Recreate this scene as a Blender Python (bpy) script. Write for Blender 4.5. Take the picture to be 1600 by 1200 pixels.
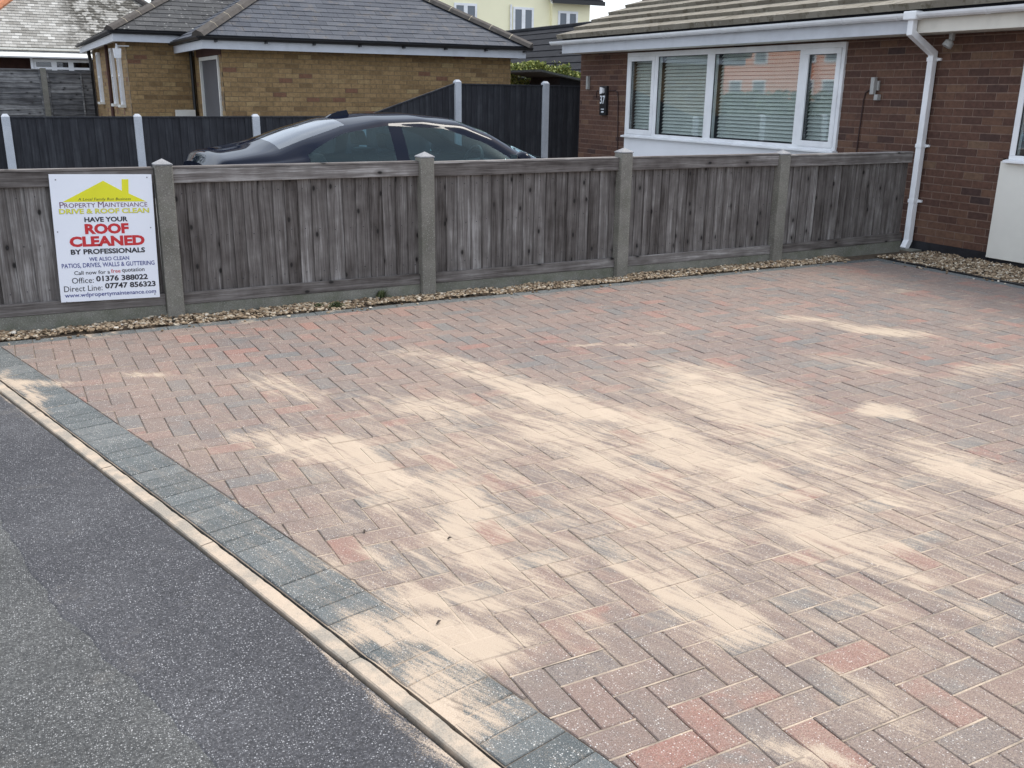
import bpy, math, random
import numpy as np
from mathutils import Vector, Matrix, noise as mnoise
random.seed(7); RNG = np.random.default_rng(7)
rad = math.radians
scene = bpy.context.scene
for o in list(bpy.data.objects): bpy.data.objects.remove(o)
col = scene.collection

# ------------------------------------------------------------------ camera
CAM_H = 1.529
cam_d = bpy.data.cameras.new('camera'); cam = bpy.data.objects.new('camera', cam_d); col.objects.link(cam)
pitch, roll, yaw = 0.2994, -0.01205, 1.08085
fw = Vector((math.cos(yaw)*math.cos(pitch), math.sin(yaw)*math.cos(pitch), -math.sin(pitch)))
r0 = Vector((math.sin(yaw), -math.cos(yaw), 0)); d0 = fw.cross(r0)
rt = math.cos(roll)*r0 + math.sin(roll)*d0; dn = -math.sin(roll)*r0 + math.cos(roll)*d0
cam.matrix_world = Matrix(((rt.x, -dn.x, -fw.x, 0), (rt.y, -dn.y, -fw.y, 0), (rt.z, -dn.z, -fw.z, CAM_H), (0, 0, 0, 1)))
cam_d.sensor_width = 36.0; cam_d.lens = 1472.5/1600*36.0
cam_d.clip_start = 0.05; cam_d.clip_end = 2000
scene.camera = cam

# ------------------------------------------------------------------ sky, sun, exposure
SUN_AZ, SUN_EL = (0.95, 0.22), 59.0       # towards the sun, over the house roof
az = math.atan2(SUN_AZ[1], SUN_AZ[0])
world = bpy.data.worlds.new('World'); scene.world = world; world.use_nodes = True
wn = world.node_tree.nodes; wl = world.node_tree.links; wn.clear()
sky = wn.new('ShaderNodeTexSky'); sky.sky_type = 'NISHITA'; sky.sun_disc = False
sky.sun_elevation = rad(SUN_EL); sky.sun_rotation = math.pi/2 - az
sky.air_density = 1.0; sky.dust_density = 3.0; sky.ozone_density = 1.0
tc = wn.new('ShaderNodeTexCoord'); mp = wn.new('ShaderNodeMapping'); mp.inputs['Scale'].default_value = (1, 1, 2.5)
cn = wn.new('ShaderNodeTexNoise'); cn.inputs['Scale'].default_value = 2.2; cn.inputs['Detail'].default_value = 6
cr = wn.new('ShaderNodeMapRange'); cr.inputs[1].default_value = 0.30; cr.inputs[2].default_value = 0.62; cr.inputs[3].default_value = 0.22; cr.inputs[4].default_value = 0.72
mx = wn.new('ShaderNodeMix'); mx.data_type = 'RGBA'; mx.inputs[7].default_value = (8.3, 8.9, 9.7, 1)
bg = wn.new('ShaderNodeBackground'); bg.inputs['Strength'].default_value = 0.125
wo = wn.new('ShaderNodeOutputWorld')
wl.new(tc.outputs['Generated'], mp.inputs[0]); wl.new(mp.outputs[0], cn.inputs['Vector']); wl.new(cn.outputs[0], cr.inputs[0])
wl.new(cr.outputs[0], mx.inputs[0]); wl.new(sky.outputs[0], mx.inputs[6]); wl.new(mx.outputs[2], bg.inputs[0]); wl.new(bg.outputs[0], wo.inputs[0])
sun_d = bpy.data.lights.new('sun', 'SUN'); sun_d.energy = 1.8; sun_d.angle = rad(20); sun_d.color = (1.0, 0.95, 0.87)
sun = bpy.data.objects.new('sun', sun_d); col.objects.link(sun)
sv = Vector((math.cos(az)*math.cos(rad(SUN_EL)), math.sin(az)*math.cos(rad(SUN_EL)), math.sin(rad(SUN_EL))))
sun.rotation_euler = sv.to_track_quat('Z', 'Y').to_euler(); sun.location = sv*40
vs = scene.view_settings; vs.view_transform = 'Standard'; vs.look = 'None'; vs.gamma = 1; vs.use_curve_mapping = False
vs.exposure = 0.74

# ------------------------------------------------------------------ node helpers
def srgb(r, g, b):
    f = lambda c: (c/255/12.92) if c/255 <= 0.04045 else ((c/255+0.055)/1.055)**2.4
    return (f(r), f(g), f(b), 1)
class NT:
    def __init__(s, tree): s.t = tree
    def n(s, typ, ins=None, **pr):
        nd = s.t.nodes.new(typ)
        for k, v in pr.items(): setattr(nd, k, v)
        for k, v in (ins or {}).items():
            if isinstance(v, bpy.types.NodeSocket): s.t.links.new(v, nd.inputs[k])
            else: nd.inputs[k].default_value = v
        return nd
    def math(s, op, a, b=None, clamp=False):
        i = {0: a}
        if b is not None: i[1] = b
        return s.n('ShaderNodeMath', i, operation=op, use_clamp=clamp).outputs[0]
    def mix(s, f, a, b, blend='MIX'):
        nd = s.n('ShaderNodeMix', None, data_type='RGBA', blend_type=blend)
        for k, v in ((0, f), (6, a), (7, b)):
            if isinstance(v, bpy.types.NodeSocket): s.t.links.new(v, nd.inputs[k])
            else: nd.inputs[k].default_value = v
        return nd.outputs[2]
    def noise(s, vec, scale, detail=3, rough=0.55, out=0):
        i = {'Scale': scale, 'Detail': detail, 'Roughness': rough}
        if vec is not None: i['Vector'] = vec
        return s.n('ShaderNodeTexNoise', i).outputs[out]
    def rng(s, v, a, b, c=0.0, d=1.0, smooth=False):
        return s.n('ShaderNodeMapRange', {0: v, 1: a, 2: b, 3: c, 4: d}, interpolation_type='SMOOTHSTEP' if smooth else 'LINEAR').outputs[0]
    def ramp(s, v, stops, const=False):
        nd = s.n('ShaderNodeValToRGB', {0: v}); cr = nd.color_ramp
        cr.interpolation = 'CONSTANT' if const else 'LINEAR'
        while len(cr.elements) < len(stops): cr.elements.new(0.5)
        for e, (p, c) in zip(cr.elements, stops): e.position = p; e.color = c
        return nd.outputs[0]
    def mapping(s, vec, scale=(1, 1, 1), rot=(0, 0, 0), loc=(0, 0, 0), t='POINT'):
        return s.n('ShaderNodeMapping', {0: vec, 1: loc, 2: rot, 3: scale}, vector_type=t).outputs[0]
    def bump(s, h, strength=0.3, dist=0.005, normal=None):
        i = {'Height': h, 'Strength': strength, 'Distance': dist}
        if normal is not None: i['Normal'] = normal
        return s.n('ShaderNodeBump', i).outputs[0]
    def attr(s, name, out='Fac'):
        return s.n('ShaderNodeAttribute', None, attribute_name=name).outputs[out]
    def pos(s): return s.n('ShaderNodeNewGeometry').outputs['Position']
    def obj(s): return s.n('ShaderNodeTexCoord').outputs['Object']
    def orand(s): return s.n('ShaderNodeObjectInfo').outputs['Random']
MATS = {}
def mat(name, fn):
    m = bpy.data.materials.new(name); m.use_nodes = True
    nt = m.node_tree; b = nt.nodes['Principled BSDF']; fn(NT(nt), b, nt); MATS[name] = m; return m
def simple(name, color, rough=0.6, var=0.12, nscale=6, spec=None, bumps=None, metal=0):
    def fn(t, b, nt):
        p = t.pos(); nz = t.noise(p, nscale, 5)
        c2 = tuple(max(0, c*(1-var*2)) for c in color[:3]) + (1,); c3 = tuple(min(1, c*(1+var)) for c in color[:3]) + (1,)
        nt.links.new(t.ramp(nz, [(0.3, c2), (0.5, color), (0.72, c3)]), b.inputs['Base Color'])
        b.inputs['Roughness'].default_value = rough; b.inputs['Metallic'].default_value = metal
        if spec is not None: b.inputs['Specular IOR Level'].default_value = spec
        if bumps: nt.links.new(t.bump(t.noise(p, bumps[0], 4), bumps[1], bumps[2]), b.inputs['Normal'])
    return mat(name, fn)

# ------------------------------------------------------------------ sand drifted over the blocks (mask in world metres)
# each: centre x, y, angle (deg), half length, half width, amount
SAND = [(1.102, 3.882, -64.9, 0.371, 0.163, 0.95),
        (1.27, 3.393, -74.3, 0.478, 0.175, 0.85),
        (1.402, 2.787, -107.5, 0.413, 0.106, 1.1),
        (1.485, 3.134, -88.3, 0.296, 0.125, 0.8),
        (1.298, 2.409, 12.7, 0.314, 0.188, 0.55),
        (1.012, 2.427, -47.4, 0.207, 0.088, 1.0),
        (0.909, 2.217, -30.2, 0.225, 0.106, 1.1),
        (0.845, 2.002, -65.1, 0.166, 0.094, 0.85),
        (0.792, 2.251, -71.5, 0.151, 0.044, 0.7),
        (1.812, 4.167, -49.1, 0.472, 0.188, 0.7),
        (2.218, 4.823, -63.6, 0.558, 0.219, 0.65),
        (2.434, 4.008, -82.3, 0.758, 0.15, 1.1),
        (2.619, 3.098, -90.7, 0.599, 0.15, 1.0),
        (2.141, 3.675, -82.2, 0.45, 0.156, 0.8),
        (2.226, 3.136, -73.2, 0.504, 0.188, 0.55),
        (3.237, 3.675, -100.5, 0.62, 0.312, 0.85),
        (3.079, 2.846, -100.5, 0.675, 0.188, 0.6),
        (3.861, 3.129, -32.5, 0.149, 0.075, 1.1),
        (3.482, 2.312, -99.4, 0.439, 0.2, 0.95),
        (2.537, 2.263, -57.6, 0.256, 0.125, 1.0),
        (2.983, 2.331, -76.7, 0.156, 0.094, 0.8),
        (1.703, 2.175, -86.9, 0.242, 0.081, 1.0),
        (1.743, 1.968, -76.5, 0.24, 0.088, 1.0),
        (2.499, 1.962, -92.5, 0.372, 0.075, 0.6),
        (2.508, 1.538, -78.5, 0.155, 0.05, 0.5),
        (1.927, 1.517, -51.2, 0.168, 0.075, 0.5),
        (1.5, 1.375, -53.3, 0.126, 0.044, 0.9),
        (1.809, 1.42, -66.8, 0.133, 0.062, 0.45),
        (5.18, 4.379, -42.2, 0.318, 0.125, 1.0),
        (4.968, 4.826, -53.2, 0.311, 0.125, 0.75),
        (3.242, 4.826, -9.8, 0.294, 0.037, 0.85),
        (3.795, 5.041, 5.1, 0.183, 0.05, 0.6),
        (0.555, 5.409, -52.9, 0.175, 0.1, 0.8),
        (1.197, 4.89, -63.1, 0.366, 0.156, 0.65),
        (0.879, 5.358, 63.8, 0.308, 0.062, 0.4),
        (-0.024, 5.253, -80.8, 0.474, 0.062, 1.0),
        (-0.018, 5.556, -40.9, 0.226, 0.056, 0.8),
        (0.727, 1.929, -70.7, 0.313, 0.022, 0.9),
        (0.065, 4.426, -75.6, 0.48, 0.013, 0.6),
        (0.474, 2.854, -72.4, 0.372, 0.007, 0.5),
        (5.874, 4.166, -60.3, 0.239, 0.094, 0.5),
        (5.052, 3.386, 3.4, 0.448, 0.125, 0.6),
        (4.403, 3.845, -59.9, 0.337, 0.188, 0.45),
        (6.468, 5.339, 0.9, 0.23, 0.094, 0.6),
        (6.141, 5.361, -0.1, 0.342, 0.037, 0.7),
        (6.837, 4.551, -97.7, 0.172, 0.062, 0.5),
        (1.962, 3.097, -61.7, 2.284, 1.0, 0.3),
        (1.05, 2.753, -43.1, 0.315, 0.188, 0.45),
        (1.976, 2.586, -66.2, 0.492, 0.188, 0.5),
        (1.336, 2.243, -97.0, 0.303, 0.125, 0.4),
        (1.444, 6.512, 2.0, 1.501, 0.019, 0.7),
        (0.229, 6.588, -7.0, 0.393, 0.019, 0.8)]
SA = np.array(SAND); _ca, _sa = np.cos(np.radians(SA[:, 2])), np.sin(np.radians(SA[:, 2]))
def sand_at(x, y):
    v = mnoise.noise_vector(Vector((x*2.3, y*2.3, 0.3)))*0.13+mnoise.noise_vector(Vector((x*7, y*7, 2.3)))*0.06
    dx, dy = x+v.x-SA[:, 0], y+v.y-SA[:, 1]
    L = np.hypot((dx*_ca+dy*_sa)/SA[:, 3], (-dx*_sa+dy*_ca)/SA[:, 4])
    k = np.clip((1.6-L)/1.35, 0, 1); k = k*k*(3-2*k)*SA[:, 5]
    big = np.exp(-((x-2.6)/2.1)**2-((y-3.0)/1.75)**2)*0.40+0.10
    return float(min(1.15, k.max()*1.0+big*(1-min(1, k.max()))))
def sand_group():
    g = bpy.data.node_groups.new('sand_mask', 'ShaderNodeTree')
    g.interface.new_socket(name='Fac', in_out='OUTPUT', socket_type='NodeSocketFloat')
    g.interface.new_socket(name='Grain', in_out='OUTPUT', socket_type='NodeSocketFloat')
    t = NT(g); out = g.nodes.new('NodeGroupOutput'); p = t.pos(); m = t.attr('sand')
    # broom streaks, clumps and single grains break up the edge of each drift
    wv = t.n('ShaderNodeTexNoise', {'Vector': p, 'Scale': 1.6, 'Detail': 2}).outputs['Color']
    pw = t.n('ShaderNodeVectorMath', {0: p, 1: t.n('ShaderNodeVectorMath', {0: wv, 1: (0.10, 0.05, 0)}, operation='MULTIPLY').outputs[0]}, operation='ADD').outputs[0]
    st = t.noise(t.mapping(pw, (0.75, 0.042, 1), (0, 0, rad(-78)), (0, 0, 0), 'TEXTURE'), 1.0, 4, 0.62)
    st3 = t.noise(t.mapping(pw, (0.45, 0.012, 1), (0, 0, rad(-64)), (3, 1, 0), 'TEXTURE'), 1.0, 2, 0.6)
    st2 = t.noise(p, 6.0, 5, 0.65)
    amp = t.math('ADD', t.math('MULTIPLY', t.math('MINIMUM', m, 0.75), 1.25), 0.08)
    sm = t.math('ADD', t.math('MULTIPLY', t.math('SUBTRACT', st, 0.5), 1.7), t.math('ADD', t.math('MULTIPLY', t.math('SUBTRACT', st3, 0.5), 1.0), t.math('MULTIPLY', t.math('SUBTRACT', st2, 0.5), 0.9)))
    m2 = t.math('ADD', t.math('MULTIPLY', m, 0.92), t.math('MULTIPLY', sm, amp))
    gr = t.noise(p, 340, 3, 0.75)
    e = t.math('ADD', m2, t.math('MULTIPLY', t.math('SUBTRACT', gr, 0.5), 1.9))
    g.links.new(t.rng(e, 0.34, 0.80, 0, 1, False), out.inputs[0]); g.links.new(gr, out.inputs[1])
    return g
SG = sand_group()
SAND_C = (0.455, 0.365, 0.278, 1)
def sand_col(t):
    return t.ramp(t.noise(t.pos(), 420, 2, 0.7), [(0.25, (0.36, 0.28, 0.205, 1)), (0.5, SAND_C), (0.8, (0.54, 0.445, 0.35, 1))])
def specks(t, p, scale, lo, hi, dens=0.5):
    v = t.n('ShaderNodeTexVoronoi', {'Vector': p, 'Scale': scale})
    s1 = t.rng(v.outputs['Distance'], lo, hi, 1, 0)
    sep = t.n('ShaderNodeSeparateColor', {0: v.outputs['Color']}).outputs[0]
    return t.math('MULTIPLY', s1, t.rng(sep, dens, dens+0.12, 0, 1))

def m_paver(name, stops, speck=0.55, dusty=1.0):
    def fn(t, b, nt):
        p = t.pos(); a = t.attr('tint'); a2 = t.attr('tint2')
        ramp1 = t.ramp(a, stops); ramp2 = t.ramp(a2, stops)
        base = t.mix(t.rng(t.noise(p, 9, 3), 0.40, 0.60, 0, 0.95, True), ramp1, ramp2)
        fine = t.noise(p, 260, 3, 0.75)
        base = t.mix(1.0, base, t.ramp(fine, [(0.25, (0.55, 0.55, 0.55, 1)), (0.55, (1, 1, 1, 1)), (0.8, (1.45, 1.45, 1.45, 1))]), 'MULTIPLY')
        dark = t.math('MULTIPLY', specks(t, p, 210, 0.25, 0.34, 0.45), 0.6)
        base = t.mix(dark, base, (0.03, 0.03, 0.033, 1))
        wh = t.math('MULTIPLY', t.math('ADD', t.math('MULTIPLY', specks(t, p, 130, 0.20, 0.30, speck), 0.95), t.math('MULTIPLY', specks(t, p, 300, 0.22, 0.34, speck-0.06), 0.6), True), t.rng(t.noise(p, 14, 4, .7), 0.34, 0.62, 0.15, 0.85))
        base = t.mix(wh, base, (0.74, 0.73, 0.70, 1))
        g = t.n('ShaderNodeGroup'); g.node_tree = SG
        dust = t.math('MULTIPLY', t.rng(t.noise(p, 1.1, 3), 0.3, 0.7, 0.10*dusty, 0.42*dusty), t.rng(t.noise(p, 190, 2), 0.36, 0.66))
        f = t.math('MAXIMUM', t.math('MULTIPLY', g.outputs[0], 0.96), dust)
        nt.links.new(t.mix(f, base, sand_col(t)), b.inputs['Base Color'])
        b.inputs['Roughness'].default_value = 0.85; b.inputs['Specular IOR Level'].default_value = 0.3
        nt.links.new(t.bump(t.math('ADD', fine, t.math('MULTIPLY', g.outputs[0], g.outputs[1])), 0.45, 0.003), b.inputs['Normal'])
    return mat(name, fn)
m_paver('paver_brindle', [(0.0, (0.132, 0.13, 0.13, 1)), (0.10, (0.148, 0.132, 0.128, 1)), (0.22, (0.152, 0.124, 0.116, 1)), (0.5, (0.182, 0.135, 0.120, 1)), (0.78, (0.215, 0.143, 0.122, 1)), (0.95, (0.24, 0.135, 0.113, 1)), (1.0, (0.25, 0.130, 0.107, 1))])
m_paver('paver_charcoal', [(0.0, (0.070, 0.086, 0.092, 1)), (0.5, (0.088, 0.106, 0.112, 1)), (1.0, (0.112, 0.128, 0.132, 1))], 0.42, 0.45)
def _bed(t, b, nt):
    p = t.pos(); g = t.n('ShaderNodeGroup'); g.node_tree = SG
    c = t.mix(t.rng(t.noise(p, 3.5, 4), 0.36, 0.66), (0.10, 0.082, 0.068, 1), (0.36, 0.285, 0.215, 1))
    nt.links.new(t.mix(g.outputs[0], c, sand_col(t)), b.inputs['Base Color']); b.inputs['Roughness'].default_value = 0.95
mat('joint_sand', _bed)
def _fill(t, b, nt):
    p = t.pos(); c = t.mix(t.rng(t.noise(p, 7, 4), 0.38, 0.62), (0.24, 0.195, 0.155, 1), (0.47, 0.375, 0.285, 1))
    nt.links.new(t.mix(1.0, c, t.ramp(t.noise(p, 300, 2), [(0.3, (0.75, 0.75, 0.75, 1)), (0.7, (1.15, 1.15, 1.15, 1))]), 'MULTIPLY'), b.inputs['Base Color']); b.inputs['Roughness'].default_value = 0.95
mat('joint_fill', _fill)
def _kerb(t, b, nt):
    p = t.pos(); c = t.ramp(t.noise(p, 160, 3, .7), [(0.3, (0.13, 0.125, 0.11, 1)), (0.7, (0.30, 0.28, 0.24, 1))])
    f = t.rng(t.math('ADD', t.noise(p, 5.5, 6, .7), t.math('MULTIPLY', t.noise(p, 300, 2), 0.30)), 0.56, 0.72, 0.04, 1.0)
    nt.links.new(t.mix(t.math('SUBTRACT', 1.0, t.math('MULTIPLY', f, 0.75)), c, sand_col(t)), b.inputs['Base Color']); b.inputs['Roughness'].default_value = 0.9
    nt.links.new(t.bump(t.noise(p, 220, 3), 0.4, 0.003), b.inputs['Normal'])
mat('kerb_concrete', _kerb)
def m_asphalt(name, c0, c1, c2, speck):
    def fn(t, b, nt):
        p = t.pos()
        big = t.noise(p, 1.3, 5, 0.6); base = t.mix(t.rng(big, 0.35, 0.68), c0, c1)
        med = t.noise(p, 120, 3, 0.75)
        base = t.mix(1.0, base, t.ramp(med, [(0.28, (0.25, 0.25, 0.26, 1)), (0.52, (1, 1, 1, 1)), (0.74, (2.3, 2.3, 2.25, 1))]), 'MULTIPLY')
        w = t.math('ADD', t.math('MULTIPLY', specks(t, p, 135, 0.18, 0.34, speck), 0.8), t.math('MULTIPLY', specks(t, p, 230, 0.22, 0.34, speck-0.1), 0.6), True)
        base = t.mix(t.math('MULTIPLY', w, t.rng(t.noise(p, 9, 5, .7), 0.30, 0.60, 0.3, 1.0)), base, c2)
        base = t.mix(t.rng(t.noise(p, 3.1, 6, .7), 0.58, 0.74, 0, 0.5), base, (0.15, 0.138, 0.122, 1))
        g = t.n('ShaderNodeGroup'); g.node_tree = SG
        # sand spilt beside the kerb
        f = t.math('MULTIPLY', g.outputs[0], 0.95)
        nt.links.new(t.mix(f, base, sand_col(t)), b.inputs['Base Color']); b.inputs['Roughness'].default_value = 0.8
        vb = t.n('ShaderNodeTexVoronoi', {'Vector': p, 'Scale': 115}).outputs['Distance']
        nt.links.new(t.bump(t.math('ADD', vb, med), 0.55, 0.004), b.inputs['Normal'])
    return mat(name, fn)
m_asphalt('asphalt_patch', (0.030, 0.030, 0.035, 1), (0.058, 0.058, 0.063, 1), (0.46, 0.46, 0.47, 1), 0.60)
m_asphalt('asphalt_old', (0.040, 0.041, 0.041, 1), (0.070, 0.071, 0.069, 1), (0.46, 0.46, 0.455, 1), 0.54)
def _conc(name, c0, c1, c2, scale=1.0, green=0.0):
    def fn(t, b, nt):
        p = t.pos()
        base = t.mix(t.rng(t.noise(p, 5*scale, 5), 0.35, 0.68), c0, c1)
        fine = t.noise(p, 150*scale, 3, .75)
        base = t.mix(1.0, base, t.ramp(fine, [(0.28, (0.6, 0.6, 0.6, 1)), (0.55, (1, 1, 1, 1)), (0.78, (1.4, 1.4, 1.38, 1))]), 'MULTIPLY')
        base = t.mix(t.math('MULTIPLY', specks(t, p, 95*scale, 0.24, 0.36, 0.6), 0.55), base, c2)
        if green:
            z = t.n('ShaderNodeSeparateXYZ', {0: p}).outputs[2]
            base = t.mix(t.math('MULTIPLY', t.rng(t.noise(p, 7, 4), 0.42, 0.7), green), base, (0.085, 0.10, 0.055, 1))
        nt.links.new(base, b.inputs['Base Color']); b.inputs['Roughness'].default_value = 0.9
        nt.links.new(t.bump(fine, 0.4, 0.003), b.inputs['Normal'])
    return mat(name, fn)
_conc('post_concrete', (0.165, 0.155, 0.135, 1), (0.235, 0.222, 0.195, 1), (0.42, 0.41, 0.38, 1), green=0.25)
_conc('gravel_board', (0.15, 0.148, 0.125, 1), (0.225, 0.22, 0.19, 1), (0.36, 0.36, 0.32, 1), green=0.45)
_conc('post_cap', (0.22, 0.22, 0.225, 1), (0.32, 0.32, 0.33, 1), (0.45, 0.45, 0.45, 1))
_conc('post_painted', (0.44, 0.47, 0.52, 1), (0.52, 0.55, 0.60, 1), (0.6, 0.62, 0.66, 1))
_conc('ground_concrete', (0.16, 0.16, 0.155, 1), (0.22, 0.215, 0.205, 1), (0.3, 0.3, 0.29, 1))
def m_wood(name, cols, along, knots=True, wscale=1.0):
    def fn(t, b, nt):
        o = t.obj(); r = t.orand()
        sh = t.n('ShaderNodeCombineXYZ', {0: t.math('MULTIPLY', r, 37.0), 1: t.math('MULTIPLY', r, 11.0), 2: t.math('MULTIPLY', r, 53.0)}).outputs[0]
        v = t.n('ShaderNodeVectorMath', {0: o, 1: sh}, operation='ADD').outputs[0]
        sc = {'z': (130, 60, 3.2), 'x': (3.2, 60, 130)}[along]
        sc2 = {'z': (26, 12, 1.3), 'x': (1.3, 12, 26)}[along]
        warp = t.n('ShaderNodeTexNoise', {'Vector': v, 'Scale': 2.2, 'Detail': 3}).outputs['Color']
        v2 = t.n('ShaderNodeVectorMath', {0: v, 1: t.n('ShaderNodeVectorMath', {0: warp, 1: (0.028, 0.028, 0.028)}, operation='MULTIPLY').outputs[0]}, operation='ADD').outputs[0]
        g1 = t.noise(t.mapping(v2, sc), 1.0*wscale, 4, 0.65); g2 = t.noise(t.mapping(v2, sc2), 1.0, 4, 0.6)
        f = t.math('ADD', t.math('MULTIPLY', g1, 0.55), t.math('MULTIPLY', g2, 0.55))
        f = t.math('ADD', f, t.math('MULTIPLY', t.math('SUBTRACT', r, 0.5), 0.16))
        f = t.math('ADD', f, t.math('MULTIPLY', t.math('SUBTRACT', t.noise(v, 5.0, 4, .6), 0.5), 0.35))
        base = t.ramp(f, [(0.36, cols[0]), (0.50, cols[1]), (0.62, cols[2]), (0.74, cols[3])])
        h = f
        if knots:
            ks = {'z': (7.5, 0.0, 4.2), 'x': (4.2, 0.0, 7.5)}[along]
            vo = t.n('ShaderNodeTexVoronoi', {'Vector': t.mapping(v2, ks, (rad(90), 0, 0)), 'Scale': 1.0}, voronoi_dimensions='2D')
            sep = t.n('ShaderNodeSeparateColor', {0: vo.outputs['Color']}).outputs[0]
            on = t.rng(sep, 0.58, 0.63)
            k1 = t.math('MULTIPLY', t.rng(vo.outputs['Distance'], 0.05, 0.10, 1, 0), on)
            k2 = t.math('MULTIPLY', t.rng(vo.outputs['Distance'], 0.07, 0.26, 0.6, 0), on)
            base = t.mix(k2, base, cols[0]); base = t.mix(k1, base, (0.022, 0.02, 0.019, 1))
        nt.links.new(base, b.inputs['Base Color']); b.inputs['Roughness'].default_value = 0.88; b.inputs['Specular IOR Level'].default_value = 0.25
        nt.links.new(t.bump(h, 0.6, 0.004), b.inputs['Normal'])
    return mat(name, fn)
WC = [(0.052, 0.044, 0.040, 1), (0.112, 0.100, 0.094, 1), (0.168, 0.154, 0.146, 1), (0.31, 0.295, 0.285, 1)]
m_wood('wood_board', WC, 'z'); m_wood('wood_rail', [tuple(min(1, c*1.12) for c in k[:3])+(1,) for k in WC], 'x')
m_wood('wood_dark_paint', [(0.018, 0.019, 0.023, 1), (0.027, 0.028, 0.034, 1), (0.036, 0.038, 0.045, 1), (0.055, 0.058, 0.066, 1)], 'z', False)
m_wood('wood_lap', [(0.045, 0.043, 0.045, 1), (0.10, 0.10, 0.105, 1), (0.17, 0.168, 0.17, 1), (0.30, 0.30, 0.30, 1)], 'x', True)
m_wood('shed_wood', [(0.012, 0.012, 0.015, 1), (0.02, 0.02, 0.024, 1), (0.028, 0.027, 0.03, 1), (0.04, 0.04, 0.043, 1)], 'x', False)
def m_brick(name, stops, rough=0.85):
    def fn(t, b, nt):
        p = t.pos(); base = t.ramp(t.attr('tint'), stops)
        n1 = t.noise(p, 22, 5, .7); base = t.mix(1.0, base, t.ramp(n1, [(0.3, (0.68, 0.68, 0.68, 1)), (0.55, (1, 1, 1, 1)), (0.75, (1.25, 1.22, 1.18, 1))]), 'MULTIPLY')
        nt.links.new(base, b.inputs['Base Color']); b.inputs['Roughness'].default_value = rough; b.inputs['Specular IOR Level'].default_value = 0.3
        nt.links.new(t.bump(t.noise(p, 130, 4, .7), 0.5, 0.004), b.inputs['Normal'])
    return mat(name, fn)
m_brick('brick_red', [(0.0, (0.055, 0.034, 0.031, 1)), (0.3, (0.088, 0.046, 0.035, 1)), (0.65, (0.118, 0.061, 0.043, 1)), (0.88, (0.15, 0.084, 0.055, 1)), (1.0, (0.155, 0.096, 0.063, 1))])
m_brick('brick_yellow', [(0.0, (0.20, 0.10, 0.062, 1)), (0.05, (0.205, 0.108, 0.066, 1)), (0.08, (0.195, 0.125, 0.062, 1)), (0.35, (0.27, 0.178, 0.086, 1)), (0.7, (0.325, 0.215, 0.105, 1)), (1.0, (0.36, 0.26, 0.13, 1))])
simple('mortar_red', (0.205, 0.14, 0.11, 1), 0.95, 0.15, 14); simple('mortar_yellow', (0.20, 0.148, 0.09, 1), 0.95, 0.2, 10)
simple('upvc', (0.79, 0.80, 0.82, 1), 0.4, 0.06, 4); simple('upvc_aged', (0.70, 0.69, 0.65, 1), 0.5, 0.06, 3)
simple('fascia_paint', (0.55, 0.57, 0.61, 1), 0.5, 0.05, 5); simple('fascia_cream', (0.66, 0.63, 0.56, 1), 0.5, 0.06, 5)
simple('panel_white', (0.78, 0.79, 0.82, 1), 0.6, 0.03, 2, bumps=(60, 0.15, 0.003)); simple('render_cream', (0.72, 0.70, 0.64, 1), 0.8, 0.03, 3, bumps=(90, 0.3, 0.003))
simple('plinth_black', (0.012, 0.012, 0.016, 1), 0.6, 0.3, 9, bumps=(40, 0.4, 0.006))
simple('black_plastic', (0.012, 0.012, 0.014, 1), 0.45, 0.1, 8); simple('dark_interior', (0.02, 0.02, 0.022, 1), 0.9, 0.1)
simple('lamp_grey', (0.35, 0.35, 0.34, 1), 0.4, 0.08, 8); simple('cable_brown', (0.035, 0.014, 0.012, 1), 0.6, 0.1)
simple('blind_slat', (0.86, 0.88, 0.86, 1), 0.55, 0.03, 5); simple('room_dark', (0.09, 0.095, 0.10, 1), 0.9, 0.1)
simple('cream_render', (0.90, 0.85, 0.60, 1), 0.85, 0.02, 1); simple('pink_brick', (0.62, 0.27, 0.17, 1), 0.85, 0.05, 2)
simple('old_red_wall', (0.075, 0.035, 0.028, 1), 0.9, 0.2, 4); simple('garage_door', (0.085, 0.088, 0.10, 1), 0.5, 0.05, 2)
simple('soil', (0.085, 0.062, 0.042, 1), 0.95, 0.3, 20, bumps=(50, 0.5, 0.01)); simple('ridge_tile', (0.062, 0.054, 0.048, 1), 0.85, 0.2, 12, bumps=(70, 0.4, 0.004))
simple('mortar_pale', (0.42, 0.37, 0.27, 1), 0.9, 0.2, 20); simple('orange_ridge', (0.42, 0.17, 0.085, 1), 0.85, 0.15, 6)
simple('sign_white', (0.80, 0.83, 0.90, 1), 0.35, 0.015, 3); simple('ink_black', (0.014, 0.014, 0.022, 1), 0.5, 0.0)
simple('ink_red', (0.55, 0.022, 0.03, 1), 0.5, 0.0); simple('ink_blue', (0.055, 0.07, 0.25, 1), 0.5, 0.0); simple('ink_yellow', (0.76, 0.74, 0.02, 1), 0.5, 0.02)
simple('ink_purple', (0.16, 0.06, 0.12, 1), 0.5, 0.0); simple('ink_pale', (0.72, 0.76, 0.80, 1), 0.5, 0.0)
simple('screw', (0.25, 0.25, 0.26, 1), 0.4, 0.1, 10, metal=0.8); simple('far_roof', (0.026, 0.027, 0.031, 1), 0.9, 0.15, 3, spec=0.1, bumps=(30, 0.3, 0.01))
simple('felt_roof', (0.075, 0.08, 0.075, 1), 0.95, 0.2, 12, bumps=(60, 0.4, 0.006)); simple('bark', (0.06, 0.045, 0.035, 1), 0.9, 0.2, 20)
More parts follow.
